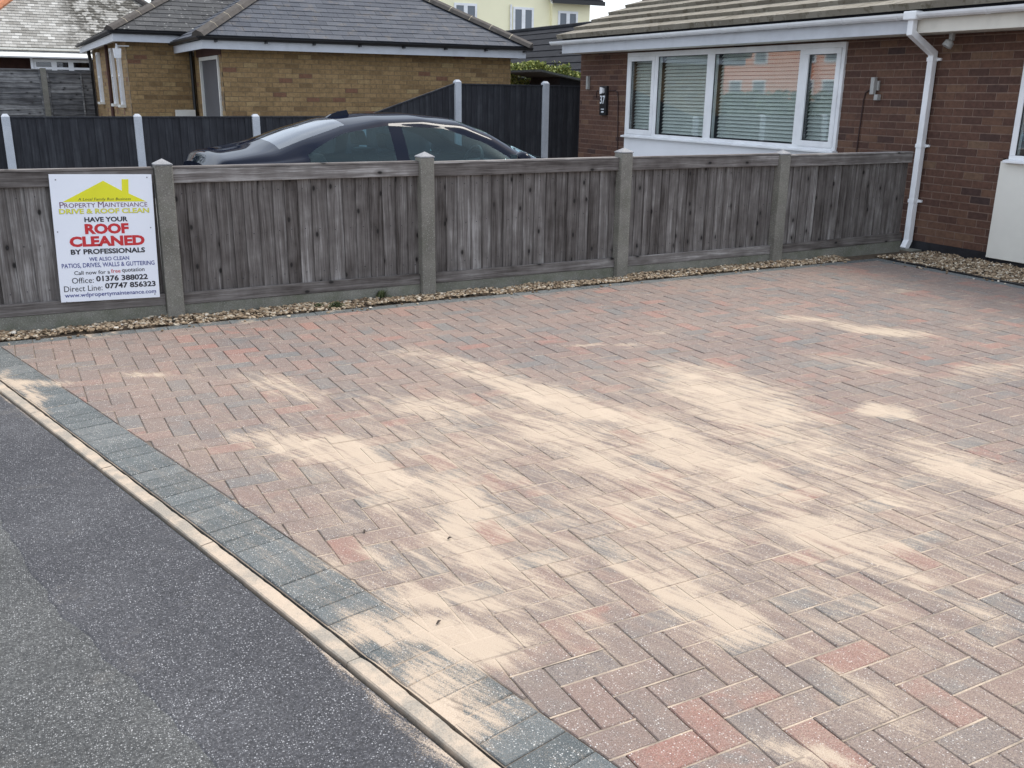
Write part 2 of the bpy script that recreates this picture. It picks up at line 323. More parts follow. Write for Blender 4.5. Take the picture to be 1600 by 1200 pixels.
simple('tyre', (0.012, 0.012, 0.013, 1), 0.85, 0.1); simple('alloy', (0.45, 0.46, 0.48, 1), 0.3, 0.05, 5, metal=0.9); simple('chrome', (0.8, 0.8, 0.82, 1), 0.12, 0.0, 5, metal=1.0)
simple('seat_leather', (0.018, 0.018, 0.02, 1), 0.6, 0.1, 9); simple('lens_red', (0.25, 0.01, 0.012, 1), 0.2, 0.0); simple('lens_clear', (0.6, 0.62, 0.65, 1), 0.1, 0.0)
def m_leaf(name, a, b_, c):
    def fn(t, b, nt):
        nt.links.new(t.ramp(t.attr('tint'), [(0, a), (0.5, b_), (1, c)]), b.inputs['Base Color']); b.inputs['Roughness'].default_value = 0.6
        b.inputs['Specular IOR Level'].default_value = 0.3
    return mat(name, fn)
m_leaf('leaf_hedge', (0.07, 0.10, 0.025, 1), (0.20, 0.24, 0.055, 1), (0.42, 0.42, 0.12, 1))
m_leaf('leaf_tree', (0.02, 0.035, 0.012, 1), (0.035, 0.06, 0.02, 1), (0.06, 0.10, 0.03, 1))
m_leaf('leaf_weed', (0.035, 0.05, 0.02, 1), (0.07, 0.085, 0.035, 1), (0.11, 0.13, 0.055, 1))
def _stone(t, b, nt):
    c = t.ramp(t.attr('tint'), [(0.0, (0.05, 0.035, 0.022, 1)), (0.2, (0.13, 0.088, 0.052, 1)), (0.45, (0.26, 0.185, 0.115, 1)), (0.65, (0.36, 0.27, 0.175, 1)), (0.85, (0.52, 0.44, 0.33, 1)), (1.0, (0.68, 0.63, 0.55, 1))])
    nt.links.new(c, b.inputs['Base Color']); b.inputs['Roughness'].default_value = 0.8
mat('gravel_stone', _stone)
def m_slate(name, stops, lich, lamt, ls=5.5, l0=0.55):
    def fn(t, b, nt):
        p = t.pos(); base = t.ramp(t.attr('tint'), stops)
        base = t.mix(t.math('MULTIPLY', t.rng(t.noise(p, ls, 5, .7), l0, l0+0.08), lamt), base, lich)
        base = t.mix(1.0, base, t.ramp(t.noise(p, 40, 4, .7), [(0.3, (0.75, 0.75, 0.75, 1)), (0.7, (1.25, 1.25, 1.25, 1))]), 'MULTIPLY')
        nt.links.new(base, b.inputs['Base Color']); b.inputs['Roughness'].default_value = 0.75; b.inputs['Specular IOR Level'].default_value = 0.25
        nt.links.new(t.bump(t.noise(p, 60, 4), 0.3, 0.004), b.inputs['Normal'])
    return mat(name, fn)
m_slate('slate_new', [(0, (0.050, 0.056, 0.070, 1)), (0.5, (0.064, 0.071, 0.087, 1)), (1, (0.085, 0.091, 0.106, 1))], (0.14, 0.12, 0.10, 1), 0.35)
m_slate('slate_old', [(0, (0.035, 0.036, 0.039, 1)), (0.5, (0.052, 0.053, 0.055, 1)), (1, (0.082, 0.082, 0.082, 1))], (0.62, 0.62, 0.58, 1), 0.6, 11, 0.61)
def _lichen(t, b, nt):
    p = t.pos(); base = t.ramp(t.attr('tint'), [(0, (0.20, 0.19, 0.17, 1)), (0.5, (0.32, 0.31, 0.285, 1)), (1, (0.48, 0.47, 0.44, 1))])
    x = t.n('ShaderNodeSeparateXYZ', {0: p}).outputs[0]
    moss = t.math('MULTIPLY', t.rng(t.noise(p, 4.0, 4, .7), 0.46, 0.54), t.rng(t.math('ADD', x, t.math('MULTIPLY', t.noise(p, 0.8), 1.6)), 2.4, 3.1))
    nt.links.new(t.mix(t.math('MULTIPLY', moss, 0.9), base, (0.055, 0.05, 0.04, 1)), b.inputs['Base Color']); b.inputs['Roughness'].default_value = 0.9
    nt.links.new(t.bump(t.noise(p, 40, 4), 0.4, 0.008), b.inputs['Normal'])
mat('tile_lichen', _lichen)
def _ctile(t, b, nt):
    p = t.pos(); base = t.ramp(t.attr('tint'), [(0, (0.155, 0.135, 0.105, 1)), (0.5, (0.20, 0.178, 0.140, 1)), (1, (0.245, 0.222, 0.18, 1))])
    base = t.mix(t.math('MULTIPLY', t.rng(t.noise(p, 9, 5, .7), 0.52, 0.64), 0.75), base, (0.085, 0.07, 0.042, 1))
    base = t.mix(t.math('MULTIPLY', t.rng(t.noise(t.mapping(p, (1, 1, 1), loc=(5, 3, 1)), 13, 5, .7), 0.60, 0.70), 0.5), base, (0.42, 0.40, 0.33, 1))
    nt.links.new(base, b.inputs['Base Color']); b.inputs['Roughness'].default_value = 0.95
    nt.links.new(t.bump(t.noise(p, 60, 5, .7), 0.6, 0.008), b.inputs['Normal'])
mat('concrete_tile', _ctile)
def m_glass(name, tint, refl, rough=0.02, gc=(0.95, 0.97, 1, 1)):
    def fn(t, b, nt):
        nt.nodes.remove(b); out = nt.nodes['Material Output']
        fc = t.n('ShaderNodeLayerWeight', {0: 0.5}).outputs['Facing']
        f = t.math('ADD', t.math('MULTIPLY', t.math('POWER', fc, 5.0), 0.9), 0.04*refl, True)
        tr = t.n('ShaderNodeBsdfTransparent', {0: tint}).outputs[0]; gl = t.n('ShaderNodeBsdfGlossy', {0: gc, 1: rough}).outputs[0]
        ms = t.n('ShaderNodeMixShader', {0: f}); nt.links.new(tr, ms.inputs[1]); nt.links.new(gl, ms.inputs[2]); nt.links.new(ms.outputs[0], out.inputs[0])
    return mat(name, fn)
m_glass('window_glass', (0.92, 0.95, 0.94, 1), 3.6); m_glass('car_glass', (0.40, 0.56, 0.60, 1), 1.1, 0.02, (0.70, 0.93, 1.0, 1)); m_glass('rear_glass', (0.25, 0.3, 0.32, 1), 2.6, 0.05); m_glass('far_glass', (0.45, 0.5, 0.55, 1), 2.0)
def _paint(t, b, nt):
    b.inputs['Base Color'].default_value = (0.005, 0.008, 0.018, 1); b.inputs['Roughness'].default_value = 0.6; b.inputs['Specular IOR Level'].default_value = 0.0
    b.inputs['Coat Weight'].default_value = 0.6; b.inputs['Coat IOR'].default_value = 1.32; b.inputs['Coat Roughness'].default_value = 0.03
mat('car_paint', _paint)

# ------------------------------------------------------------------ mesh helpers
class MB:
    def __init__(s): s.v = []; s.f = []; s.t = []
    def add(s, vs, fs, tint=None):
        k = len(s.v); s.v += [tuple(v) for v in vs]; s.f += [tuple(i+k for i in f) for f in fs]
        if tint is not None: s.t += [tint]*len(vs)
    def box(s, x0, x1, y0, y1, z0, z1, tint=None):
        s.add([(x0, y0, z0), (x1, y0, z0), (x1, y1, z0), (x0, y1, z0), (x0, y0, z1), (x1, y0, z1), (x1, y1, z1), (x0, y1, z1)],
              [(0, 3, 2, 1), (4, 5, 6, 7), (0, 1, 5, 4), (1, 2, 6, 5), (2, 3, 7, 6), (3, 0, 4, 7)], tint); return s
    def hexa(s, b, t, tint=None):      # two quads, bottom and top loops
        s.add(list(b)+list(t), [(3, 2, 1, 0), (4, 5, 6, 7), (0, 1, 5, 4), (1, 2, 6, 5), (2, 3, 7, 6), (3, 0, 4, 7)], tint); return s
    def prism(s, poly, vec, tint=None):
        n = len(poly); p = [Vector(q) for q in poly]; v = Vector(vec)
        s.add(p+[q+v for q in p], [tuple(range(n))[::-1], tuple(range(n, 2*n))]+[(i, (i+1) % n, n+(i+1) % n, n+i) for i in range(n)], tint); return s
    def tube(s, path, r, n=8, cap=True):
        P = [Vector(q) for q in path]; R = r if isinstance(r, (list, tuple)) else [r]*len(P); base = len(s.v); vs = []; fs = []
        for i, q in enumerate(P):
            d = (P[min(i+1, len(P)-1)]-P[max(i-1, 0)]).normalized(); a = d.cross(Vector((0, 0, 1)))
            if a.length < 1e-3: a = d.cross(Vector((0, 1, 0)))
            a.normalize(); b = d.cross(a)
            vs += [q+R[i]*(math.cos(k*2*math.pi/n)*a+math.sin(k*2*math.pi/n)*b) for k in range(n)]
        for i in range(len(P)-1):
            fs += [(i*n+k, i*n+(k+1) % n, (i+1)*n+(k+1) % n, (i+1)*n+k) for k in range(n)]
        if cap: fs += [tuple(range(n))[::-1], tuple((len(P)-1)*n+k for k in range(n))]
        s.add(vs, fs); return s
    def squaretube(s, path, w, d):      # square section, path in a plane x=.. y const: w along y, d perpendicular in xz
        P = [Vector(q) for q in path]; vs = []; fs = []
        for i, q in enumerate(P):
            a = (P[i]-P[i-1]).normalized() if i else None; b = (P[i+1]-P[i]).normalized() if i < len(P)-1 else None
            t = (a+b).normalized() if a and b else (a or b)
            nrm = Vector((t.z, 0, -t.x)); sc = 1.0/max(0.3, (nrm.dot(Vector(((b or a).z, 0, -(b or a).x)))))
            for sy, sn in ((-1, -1), (1, -1), (1, 1), (-1, 1)): vs.append(q+Vector((0, sy*w/2, 0))+nrm*(sn*d/2*sc))
        for i in range(len(P)-1): fs += [(i*4+k, i*4+(k+1) % 4, i*4+4+(k+1) % 4, i*4+4+k) for k in range(4)]
        fs += [(3, 2, 1, 0), tuple(len(vs)-4+k for k in range(4))]; s.add(vs, fs); return s
    def lathe(s, c, axis, prof, n=24):   # prof: (dist along axis, radius)
        A = Vector(axis).normalized(); a = A.cross(Vector((0, 0, 1)))
        if a.length < 1e-3: a = Vector((1, 0, 0))
        a.normalize(); b = A.cross(a); C = Vector(c); vs = []; fs = []
        for (h, r) in prof: vs += [C+A*h+r*(math.cos(k*2*math.pi/n)*a+math.sin(k*2*math.pi/n)*b) for k in range(n)]
        for i in range(len(prof)-1): fs += [(i*n+k, i*n+(k+1) % n, (i+1)*n+(k+1) % n, (i+1)*n+k) for k in range(n)]
        fs += [tuple(range(n))[::-1], tuple((len(prof)-1)*n+k for k in range(n))]
        s.add(vs, fs); return s
    def build(s, name, m, parent=None, smooth=False, bevel=0, origin=None, tints2=None, sand=None):
        me = bpy.data.meshes.new(name)
        vs = s.v if origin is None else [(v[0]-origin[0], v[1]-origin[1], v[2]-origin[2]) for v in s.v]
        me.from_pydata(vs, [], s.f); me.materials.append(MATS[m])
        if s.t:
            at = me.attributes.new('tint', 'FLOAT', 'POINT'); at.data.foreach_set('value', np.array(s.t, dtype=np.float32))
        if tints2 is not None:
            at = me.attributes.new('tint2', 'FLOAT', 'POINT'); at.data.foreach_set('value', np.array(tints2, dtype=np.float32))
        if sand is not None:
            at = me.attributes.new('sand', 'FLOAT', 'POINT'); at.data.foreach_set('value', np.array(sand, dtype=np.float32))
        if smooth: me.polygons.foreach_set('use_smooth', [True]*len(me.polygons))
        me.update()
        o = bpy.data.objects.new(name, me); col.objects.link(o)
        if origin is not None: o.location = origin
        if parent is not None:
            o.parent = parent
            if origin is not None:   # keep world position
                o.location = Vector(origin)-wloc(parent)
            elif wloc(parent).length > 0: o.location = -wloc(parent)
        if bevel:
            md = o.modifiers.new('bevel', 'BEVEL'); md.width = bevel; md.segments = 2; md.limit_method = 'ANGLE'
        return o
def wloc(o):
    v = Vector(o.location)
    while o.parent is not None: o = o.parent; v = v+Vector(o.location)
    return v
def thing(name, label, cat, loc=(0, 0, 0), group=None):
    o = bpy.data.objects.new(name, None); col.objects.link(o); o.location = loc; o.empty_display_size = 0.2
    return tag(o, label, cat, group)
def tag(o, label=None, cat=None, group=None, kind=None):
    if label: o['label'] = label
    if cat: o['category'] = cat
    if group: o['group'] = group
    if kind: o['kind'] = kind
    return o
def B(name, m, box, parent=None, bevel=0, origin=None):
    return MB().box(*box).build(name, m, parent, bevel=bevel, origin=origin)

# ------------------------------------------------------------------ kerb line and ground
KY = [8.0, 7.0, 6.4, 5.675, 5.383, 4.974, 4.592, 4.227, 3.976, 3.477, 2.869, 2.452, 2.097, 1.802, 1.666, 1.0, 0.0]
KX = [-0.80, -0.52, -0.35, -0.154, -0.082, 0.042, 0.132, 0.23, 0.293, 0.407, 0.575, 0.691, 0.776, 0.846, 0.87, 1.02, 1.20]
KP = np.polyfit(KY, KX, 4); DKP = np.polyder(KP)
def Xo(y): return float(np.polyval(KP, y))                   # outer edge of the charcoal border
def tang(y): v = Vector((float(np.polyval(DKP, y)), 1, 0)); return v.normalized()
def offs(y, d):                                             # point d metres to the drive side of that edge
    t = tang(y); n = Vector((t.y, -t.x, 0)); return Vector((Xo(y), y, 0))+n*d
FENCE_EDGE = 6.545
ys = np.linspace(-1.5, 9.5, 120)
def strip(name, m, left, right, z, kind='structure', yr=ys, parent=None, jag=0.0):
    b = MB(); n = len(yr)
    L = [left(y) for y in yr]; Rr = [right(y) for y in yr]
    b.add([(p.x+jag*(random.random()-.5), p.y, z) for p in L]+[(p.x, p.y, z) for p in Rr], [(i, n+i, n+i+1, i+1) for i in range(n-1)])
    o = b.build(name, m, parent); 
    if kind: o['kind'] = kind
    return o
g = MB(); g.add([(-400, -400, -0.09), (400, -400, -0.09), (400, 400, -0.09), (-400, 400, -0.09)], [(0, 1, 2, 3)])
tag(g.build('ground', 'ground_concrete'), kind='structure')
# old carriageway, then the newer tarmac strip along the kerb with its raised broken edge
SEAM_Y = [-1.5, 1.0, 2.035, 2.302, 2.559, 2.707, 2.955, 3.242, 3.563, 3.764, 6, 9.5]; SEAM_X = [0.95, 0.50, 0.27, 0.19, 0.108, 0.071, -0.018, -0.08, -0.131, -0.17, -0.75, -1.7]
def seamx(y): return float(np.interp(y, SEAM_Y, SEAM_X))
b = MB(); b.add([(-60, -60, -0.028), (60, -60, -0.028), (60, -1.4, -0.028), (1.6, -1.4, -0.028), (0.2, 4.5, -0.028), (-1.2, 9.4, -0.028), (-8, 60, -0.028), (-60, 60, -0.028)], [tuple(range(8))])
tag(b.build('road', 'asphalt_old'), kind='structure')
ys2 = np.linspace(-1.5, 9.5, 700); b = MB(); n = len(ys2)
sl = []
for y in ys2:
    e = 0.012*mnoise.noise(Vector((y*14, 0, 0)))+0.02*mnoise.noise(Vector((y*4, 3, 0)))
    sl.append(seamx(y)+e)
R = [offs(y, -0.062) for y in ys2]
DC = [0.0, 0.012, 0.03, 0.06, 0.10, 0.16, 0.25]
def spill(d, y):
    w = float(np.interp(y, [1.0, 1.6, 2.0, 2.3, 2.6, 3.5, 4.6, 5.3, 6.5], [.09, .085, .06, .028, .006, .006, .012, .03, .02]))
    w *= 1+0.9*mnoise.noise(Vector((y*6, 0, 7)))
    return max(0, 1.15-d/max(w, .002))+0.25*mnoise.noise(Vector((d*30, y*12, 1)))*(d < w*1.3)
vs_ = [(x-0.010, y, -0.0295) for x, y in zip(sl, ys2)]+[(x, y, -0.0255) for x, y in zip(sl, ys2)]; sd = [0.0]*(2*n)
for d in DC[::-1]:
    for y in ys2:
        p = offs(y, -0.059-d); x = max(p.x, seamx(y)+0.03); vs_.append((x, p.y, -0.026 if d == 0 else -0.010 if d < .2 else -0.016)); sd.append(spill(d, y)*(0.8 if d else 0.3))
b.add(vs_, [(k*n+i, (k+1)*n+i, (k+1)*n+i+1, k*n+i+1) for k in range(len(DC)+1) for i in range(n-1)])
tag(b.build('footway', 'asphalt_patch', sand=sd), kind='structure')
# kerb: narrow flush edging stones
kerb = strip('kerb', 'joint_sand', lambda y: offs(y, -0.061), lambda y: offs(y, 0.0), -0.030)
y = -1.4
while y < 9.3:
    L = 0.914; b = MB(); nseg = 40; bot = []
    yy = np.linspace(y+0.003, y+L-0.003, nseg+1); m = nseg+1
    prof = [(-0.056, -0.09), (-0.055, -0.009), (-0.051, -0.005), (-0.030, -0.004), (-0.0085, -0.004), (-0.005, -0.008), (-0.005, -0.09)]
    vv = [];  h = random.uniform(-0.002, 0.002)
    for (d, z) in prof:
        for q in yy:
            ch_ = 0.004*max(0, mnoise.noise(Vector((q*22, d*40, 3))))+0.003*mnoise.noise(Vector((q*9, d*9, 1)))
            p = offs(q, d+(ch_ if d < -.05 else -.5*ch_ if d > -.01 else 0)); vv.append((p.x, p.y, z+h-(ch_ if z > -.02 else 0)))
    b.add(vv, [(k*m+i, k*m+i+1, (k+1)*m+i+1, (k+1)*m+i) for k in range(len(prof)-1) for i in range(nseg)]+[tuple(k*m for k in range(len(prof))), tuple(k*m+nseg for k in range(len(prof)))[::-1]])
    b.build('kerb_stone', 'kerb_concrete', kerb); y += L

# ------------------------------------------------------------------ block-paved driveway
YB0, YB1, XB0, XB1 = -1.2, FENCE_EDGE, 0.0, 7.60           # extents; border 0.1 along fence and house
bed = MB(); yr = np.arange(YB0, YB1+.02, 0.04); n = len(yr); NCOL = 190; sd = []; vs_ = []
for q in yr:
    x0 = offs(q, 0.0).x
    for k in range(NCOL+1):
        x = x0+(XB1-x0)*(k/NCOL); sa_ = sand_at(x, q); vs_.append((x, min(q, YB1), -0.0055+0.0042*min(1, max(0, (sa_-.35)/.4)))); sd.append(sa_)
bed.add(vs_, [(i*(NCOL+1)+k, i*(NCOL+1)+k+1, (i+1)*(NCOL+1)+k+1, (i+1)*(NCOL+1)+k) for i in range(n-1) for k in range(NCOL)])
drive = tag(bed.build('driveway', 'joint_sand', sand=sd), kind='structure')
def clip(poly, p0, nrm):
    out = []; n = len(poly)
    for i in range(n):
        a, c = poly[i], poly[(i+1) % n]; da = (a[0]-p0[0])*nrm[0]+(a[1]-p0[1])*nrm[1]; dc = (c[0]-p0[0])*nrm[0]+(c[1]-p0[1])*nrm[1]
        if da >= 0: out.append(a)
        if (da >= 0) != (dc >= 0): s_ = da/(da-dc); out.append((a[0]+s_*(c[0]-a[0]), a[1]+s_*(c[1]-a[1])))
    return out
def inset(poly, d):
    n = len(poly); res = []
    for i in range(n):
        p0, p1, p2 = Vector(poly[i-1]), Vector(poly[i]), Vector(poly[(i+1) % n])
        e1 = (p1-p0).normalized(); e2 = (p2-p1).normalized(); n1 = Vector((-e1.y, e1.x)); n2 = Vector((-e2.y, e2.x))
        k = 1+n1.dot(n2)
        res.append(tuple(p1+(n1+n2)*(d/max(k, 0.25))))
    return res
def clean(poly):
    out = []
    for q in poly:
        if not out or (Vector(q)-Vector(out[-1])).length > 0.004: out.append(q)
    if len(out) > 2 and (Vector(out[0])-Vector(out[-1])).length < 0.004: out.pop()
    return out
def area(p): return 0.5*sum(p[i-1][0]*p[i][1]-p[i][0]*p[i-1][1] for i in range(len(p)))
def paver_geo(poly, gap=0.0017, ch=0.0030):
    o1 = inset(poly, gap); o2 = inset(poly, gap+ch); n = len(poly)
    dz = random.gauss(0, 0.0009); tx, ty = random.gauss(0, 0.006), random.gauss(0, 0.006)
    c = Vector((sum(p[0] for p in poly)/n, sum(p[1] for p in poly)/n))
    zz = lambda p: dz+(p[0]-c.x)*tx+(p[1]-c.y)*ty
    vs = [(p[0], p[1], -0.03) for p in o1]+[(p[0], p[1], -0.0034+zz(p)) for p in o1]
    fs = [(i, (i+1) % n, n+(i+1) % n, n+i) for i in range(n)]
    if n == 4:
        A, B_, C_, D = [Vector(p) for p in o2]; lx, ly = (B_-A).length, (D-A).length
        nx, ny = max(1, round(lx/0.033)), max(1, round(ly/0.033)); k0 = len(vs)
        if c.length > 6.0: nx, ny = max(1, nx//2), max(1, ny//2)
        for j in range(ny+1):
            for i in range(nx+1):
                u, v = i/nx, j/ny; p = A*(1-u)*(1-v)+B_*u*(1-v)+C_*u*v+D*(1-u)*v; vs.append((p.x, p.y, zz(p)))
        fs += [(k0+j*(nx+1)+i, k0+j*(nx+1)+i+1, k0+(j+1)*(nx+1)+i+1, k0+(j+1)*(nx+1)+i) for j in range(ny) for i in range(nx)]
        g_ = lambda i, j: k0+j*(nx+1)+i
        fs += [(n+0, n+1)+tuple(g_(i, 0) for i in range(nx, -1, -1)), (n+1, n+2)+tuple(g_(nx, j) for j in range(ny, -1, -1)), (n+2, n+3)+tuple(g_(i, ny) for i in range(nx+1)), (n+3, n+0)+tuple(g_(0, j) for j in range(ny+1))]
    else:
        k0 = len(vs); vs += [(p[0], p[1], zz(p)) for p in o2]+[(c.x, c.y, dz)]
        fs += [(n+i, n+(i+1) % n, k0+(i+1) % n, k0+i) for i in range(n)]+[(k0+i, k0+(i+1) % n, k0+n) for i in range(n)]
    return vs, fs, (c.x, c.y), [sand_at(v[0], v[1]) for v in vs]
U = 0.1021; AX, AY = 1.360, 1.458
pavers = []
def tang_clip(poly):
    cy = sum(p[1] for p in poly)/len(poly); cy = min(max(cy, YB0), YB1)
    p0 = offs(cy, 0.206); t = tang(cy)
    return clip(poly, (p0.x, p0.y), (t.y, -t.x))
for k in range(-75, 90):
    for m in range(-45, 60):
        for typ in (0, 1):
            if typ == 0: a, c, w, h = k+2*m, -k+2*m+2, 2, 1       # long along x
            else: a, c, w, h = k+2*m, -k+2*m, 1, 2                # long along y
            x0, y0 = AX+a*U, AY+c*U; x1, y1 = x0+w*U, y0+h*U
            if x1 < -0.3 or x0 > XB1 or y1 < YB0 or y0 > YB1: continue
            poly = [(x0, y0), (x1, y0), (x1, y1), (x0, y1)]
            poly = clip(poly, (XB1-0.103, 0), (-1, 0)) if poly else poly
            if len(poly) > 2: poly = clip(poly, (0, YB1-0.104), (0, -1))
            if len(poly) > 2: poly = clip(poly, (0, YB0), (0, 1))
            if len(poly) > 2: poly = tang_clip(poly)
            poly = clean(poly)
            if len(poly) < 3 or area(poly) < 0.0012: continue
            pavers.append(poly)
def pick_tint():
    r = random.random()
    if r < 0.06: return random.uniform(0.0, 0.12)
    if r < 0.95: return min(0.85, max(0.16, random.gauss(0.45, 0.13)))
    return random.uniform(0.82, 1.0)
def in_view(x, y):
    v = Vector((x, y, -CAM_H)); zf = v.dot(fw)
    if zf < 0.2: return None
    return 800+1472.5*v.dot(rt)/zf, 600+1472.5*v.dot(dn)/zf, zf
scored = []
for poly in pavers:
    cx = sum(p[0] for p in poly)/len(poly); cy = sum(p[1] for p in poly)/len(poly); q = in_view(cx, cy)
    s_ = 0
    if q and -15 < q[0] < 1615 and 0 < q[1] < 1215: s_ = area(poly)/q[2]**3
    scored.append((s_, poly))
scored.sort(key=lambda a: -a[0])
rest = MB(); rest2 = []; rest3 = []
for i, (s_, poly) in enumerate(scored):
    vs_, fs_, c, sd = paver_geo(poly); t1 = pick_tint(); t2 = min(1, max(0, t1+random.gauss(0, 0.22)))
    if i < 300 and s_ > 0:
        b = MB(); b.add(vs_, fs_, t1); b.build('paver', 'paver_brindle', drive, origin=(c[0], c[1], 0), tints2=[t2]*len(vs_), sand=sd)
    else: rest.add(vs_, fs_, t1); rest2 += [t2]*len(vs_); rest3 += sd
fill = MB(); fsd = []  # pale sand strips added along x only; bare y joints imitate sun shadow
for s_, poly in scored:
    for a, c in zip(poly, poly[1:]+poly[:1]):
        if abs(a[1]-c[1]) < 0.002 and abs(a[0]-c[0]) > 0.03 and a[0] > c[0]:
            fill.add([(c[0], c[1]-.0032, -.0014), (a[0], a[1]-.0032, -.0014), (a[0], a[1]+.0032, -.0014), (c[0], c[1]+.0032, -.0014)], [(0, 1, 2, 3)]); fsd += [0.62+0.3*mnoise.noise(Vector((a[0]*2, a[1]*2, 5)))]*4
tag(fill.build('joint_fill', 'joint_fill', drive, sand=fsd), kind='stuff')
tag(rest.build('paver_field', 'paver_brindle', drive, tints2=rest2, sand=rest3), kind='stuff')
def border(poly):
    vs_, fs_, c, sd = paver_geo(poly, 0.0015, 0.0028); t1 = random.random(); b = MB(); b.add(vs_, fs_, t1)
    b.build('border_paver', 'paver_charcoal', drive, origin=(c[0], c[1], 0), tints2=[min(1, max(0, t1+random.gauss(0, .2)))]*len(vs_), sand=sd)
y = YB0
while y < YB1-0.03:                     # soldier course along the kerb
    y2 = min(y+0.0985, YB1)
    a, b_, c, d = offs(y, 0.003), offs(y, 0.205), offs(y2, 0.205), offs(y2, 0.003)
    poly = clip([(q.x, q.y) for q in (a, b_, c, d)], (0, YB1), (0, -1)); poly = clean(poly)
    if area(poly) < 0: poly = poly[::-1]
    if len(poly) > 2 and area(poly) > 0.001: border(poly)
    y = y2
x = Xo(YB1)+0.22
while x < XB1-0.02:                     # stretcher course along the fence
    x2 = min(x+0.203, XB1); border([(x, YB1-0.104), (x2, YB1-0.104), (x2, YB1), (x, YB1)]); x = x2
y = YB1-0.104
while y > YB0:                          # and along the house
    y2 = max(y-0.203, YB0); border([(XB1-0.103, y2), (XB1, y2), (XB1, y), (XB1-0.103, y)]); y = y2
b = MB(); b.box(XB1+0.003, XB1+0.03, 2.0, 6.40, -0.05, 0.012); b.build('edging_strip', 'black_plastic', drive)

# ------------------------------------------------------------------ gravel
ICO_V = None
def ico():
    ph = (1+5**.5)/2; v = [(-1, ph, 0), (1, ph, 0), (-1, -ph, 0), (1, -ph, 0), (0, -1, ph), (0, 1, ph), (0, -1, -ph), (0, 1, -ph), (ph, 0, -1), (ph, 0, 1), (-ph, 0, -1), (-ph, 0, 1)]
    f = [(0, 11, 5), (0, 5, 1), (0, 1, 7), (0, 7, 10), (0, 10, 11), (1, 5, 9), (5, 11, 4), (11, 10, 2), (10, 7, 6), (7, 1, 8), (3, 9, 4), (3, 4, 2), (3, 2, 6), (3, 6, 8), (3, 8, 9), (4, 9, 5), (2, 4, 11), (6, 2, 10), (8, 6, 7), (9, 8, 1)]
    v = np.array(v, float); return v/np.linalg.norm(v[0]), np.array(f)
IV, IF = ico()
def gravel(name, pts, label=None):
    n = len(pts); V = np.repeat(IV[None], n, 0)*RNG.uniform(0.75, 1.25, (n, 12, 1))
    S = RNG.uniform(0.006, 0.0145, (n, 1))*np.stack([RNG.uniform(0.9, 1.5, n), RNG.uniform(0.8, 1.1, n), RNG.uniform(0.45, 0.8, n)], 1)
    V = V*S[:, None, :]; a = RNG.uniform(0, 6.28, n); b_ = RNG.normal(0, 0.4, n)
    c, s_ = np.cos(b_)[:, None], np.sin(b_)[:, None]; y_, z_ = V[:, :, 1]*c-V[:, :, 2]*s_, V[:, :, 1]*s_+V[:, :, 2]*c
    c, s_ = np.cos(a)[:, None], np.sin(a)[:, None]; x_, y2 = V[:, :, 0]*c-y_*s_, V[:, :, 0]*s_+y_*c
    V = np.stack([x_, y2, z_], 2)+np.array(pts)[:, None, :]
    F = (IF[None]+12*np.arange(n)[:, None, None]).reshape(-1, 3)
    me = bpy.data.meshes.new(name); me.from_pydata(V.reshape(-1, 3).tolist(), [], F.tolist()); me.materials.append(MATS['gravel_stone'])
    at = me.attributes.new('tint', 'FLOAT', 'POINT'); at.data.foreach_set('value', np.repeat(np.clip(RNG.beta(1.5, 1.6, n), 0, 1), 12).astype(np.float32))
    o = bpy.data.objects.new(name, me); col.objects.link(o); return tag(o, label, 'gravel' if label else None, kind='stuff')
def gpts(n, x0, x1, y0f, y1f, z0, zamp):
    out = []
    while len(out) < n:
        x = random.uniform(x0, x1); y = random.uniform(y0f(x), y1f(x))
        k = mnoise.noise(Vector((x*3, y*6, 0)))
        if random.random() < 0.12-0.4*min(0, k+0.25): 
            if random.random() < 0.6: continue
        out.append((x, y, z0+zamp*max(0, 0.5+k)+random.uniform(-0.004, 0.006)))
    return out
bb = MB(); bb.box(-1.4, 8.40, FENCE_EDGE+0.004, 6.90, -0.09, -0.006); tag(bb.build('soil_strip', 'soil'), kind='structure')
bb = MB(); bb.box(XB1+0.032, 8.44, -1.0, FENCE_EDGE, -0.09, -0.012); tag(bb.build('soil_bed', 'soil'), kind='structure')
tag(gravel('fence_gravel', gpts(6800, -0.35, 7.25, lambda x: FENCE_EDGE+0.012, lambda x: 6.765, 0.000, 0.022)+[(random.uniform(-0.2, 7.2), FENCE_EDGE-abs(random.gauss(0, .06)), 0.006) for _ in range(60)]), 'tan and white gravel lying along the foot of the timber fence', 'gravel', None, 'stuff')
tag(gravel('house_gravel', gpts(6800, XB1+0.045, 8.43, lambda x: 3.6, lambda x: 6.62, -0.004, 0.02)+[(XB1-abs(random.gauss(0, .08)), random.uniform(4, 6.4), 0.006) for _ in range(30)]), 'brown gravel bed between the paving and the brick house wall', 'gravel', None, 'stuff')

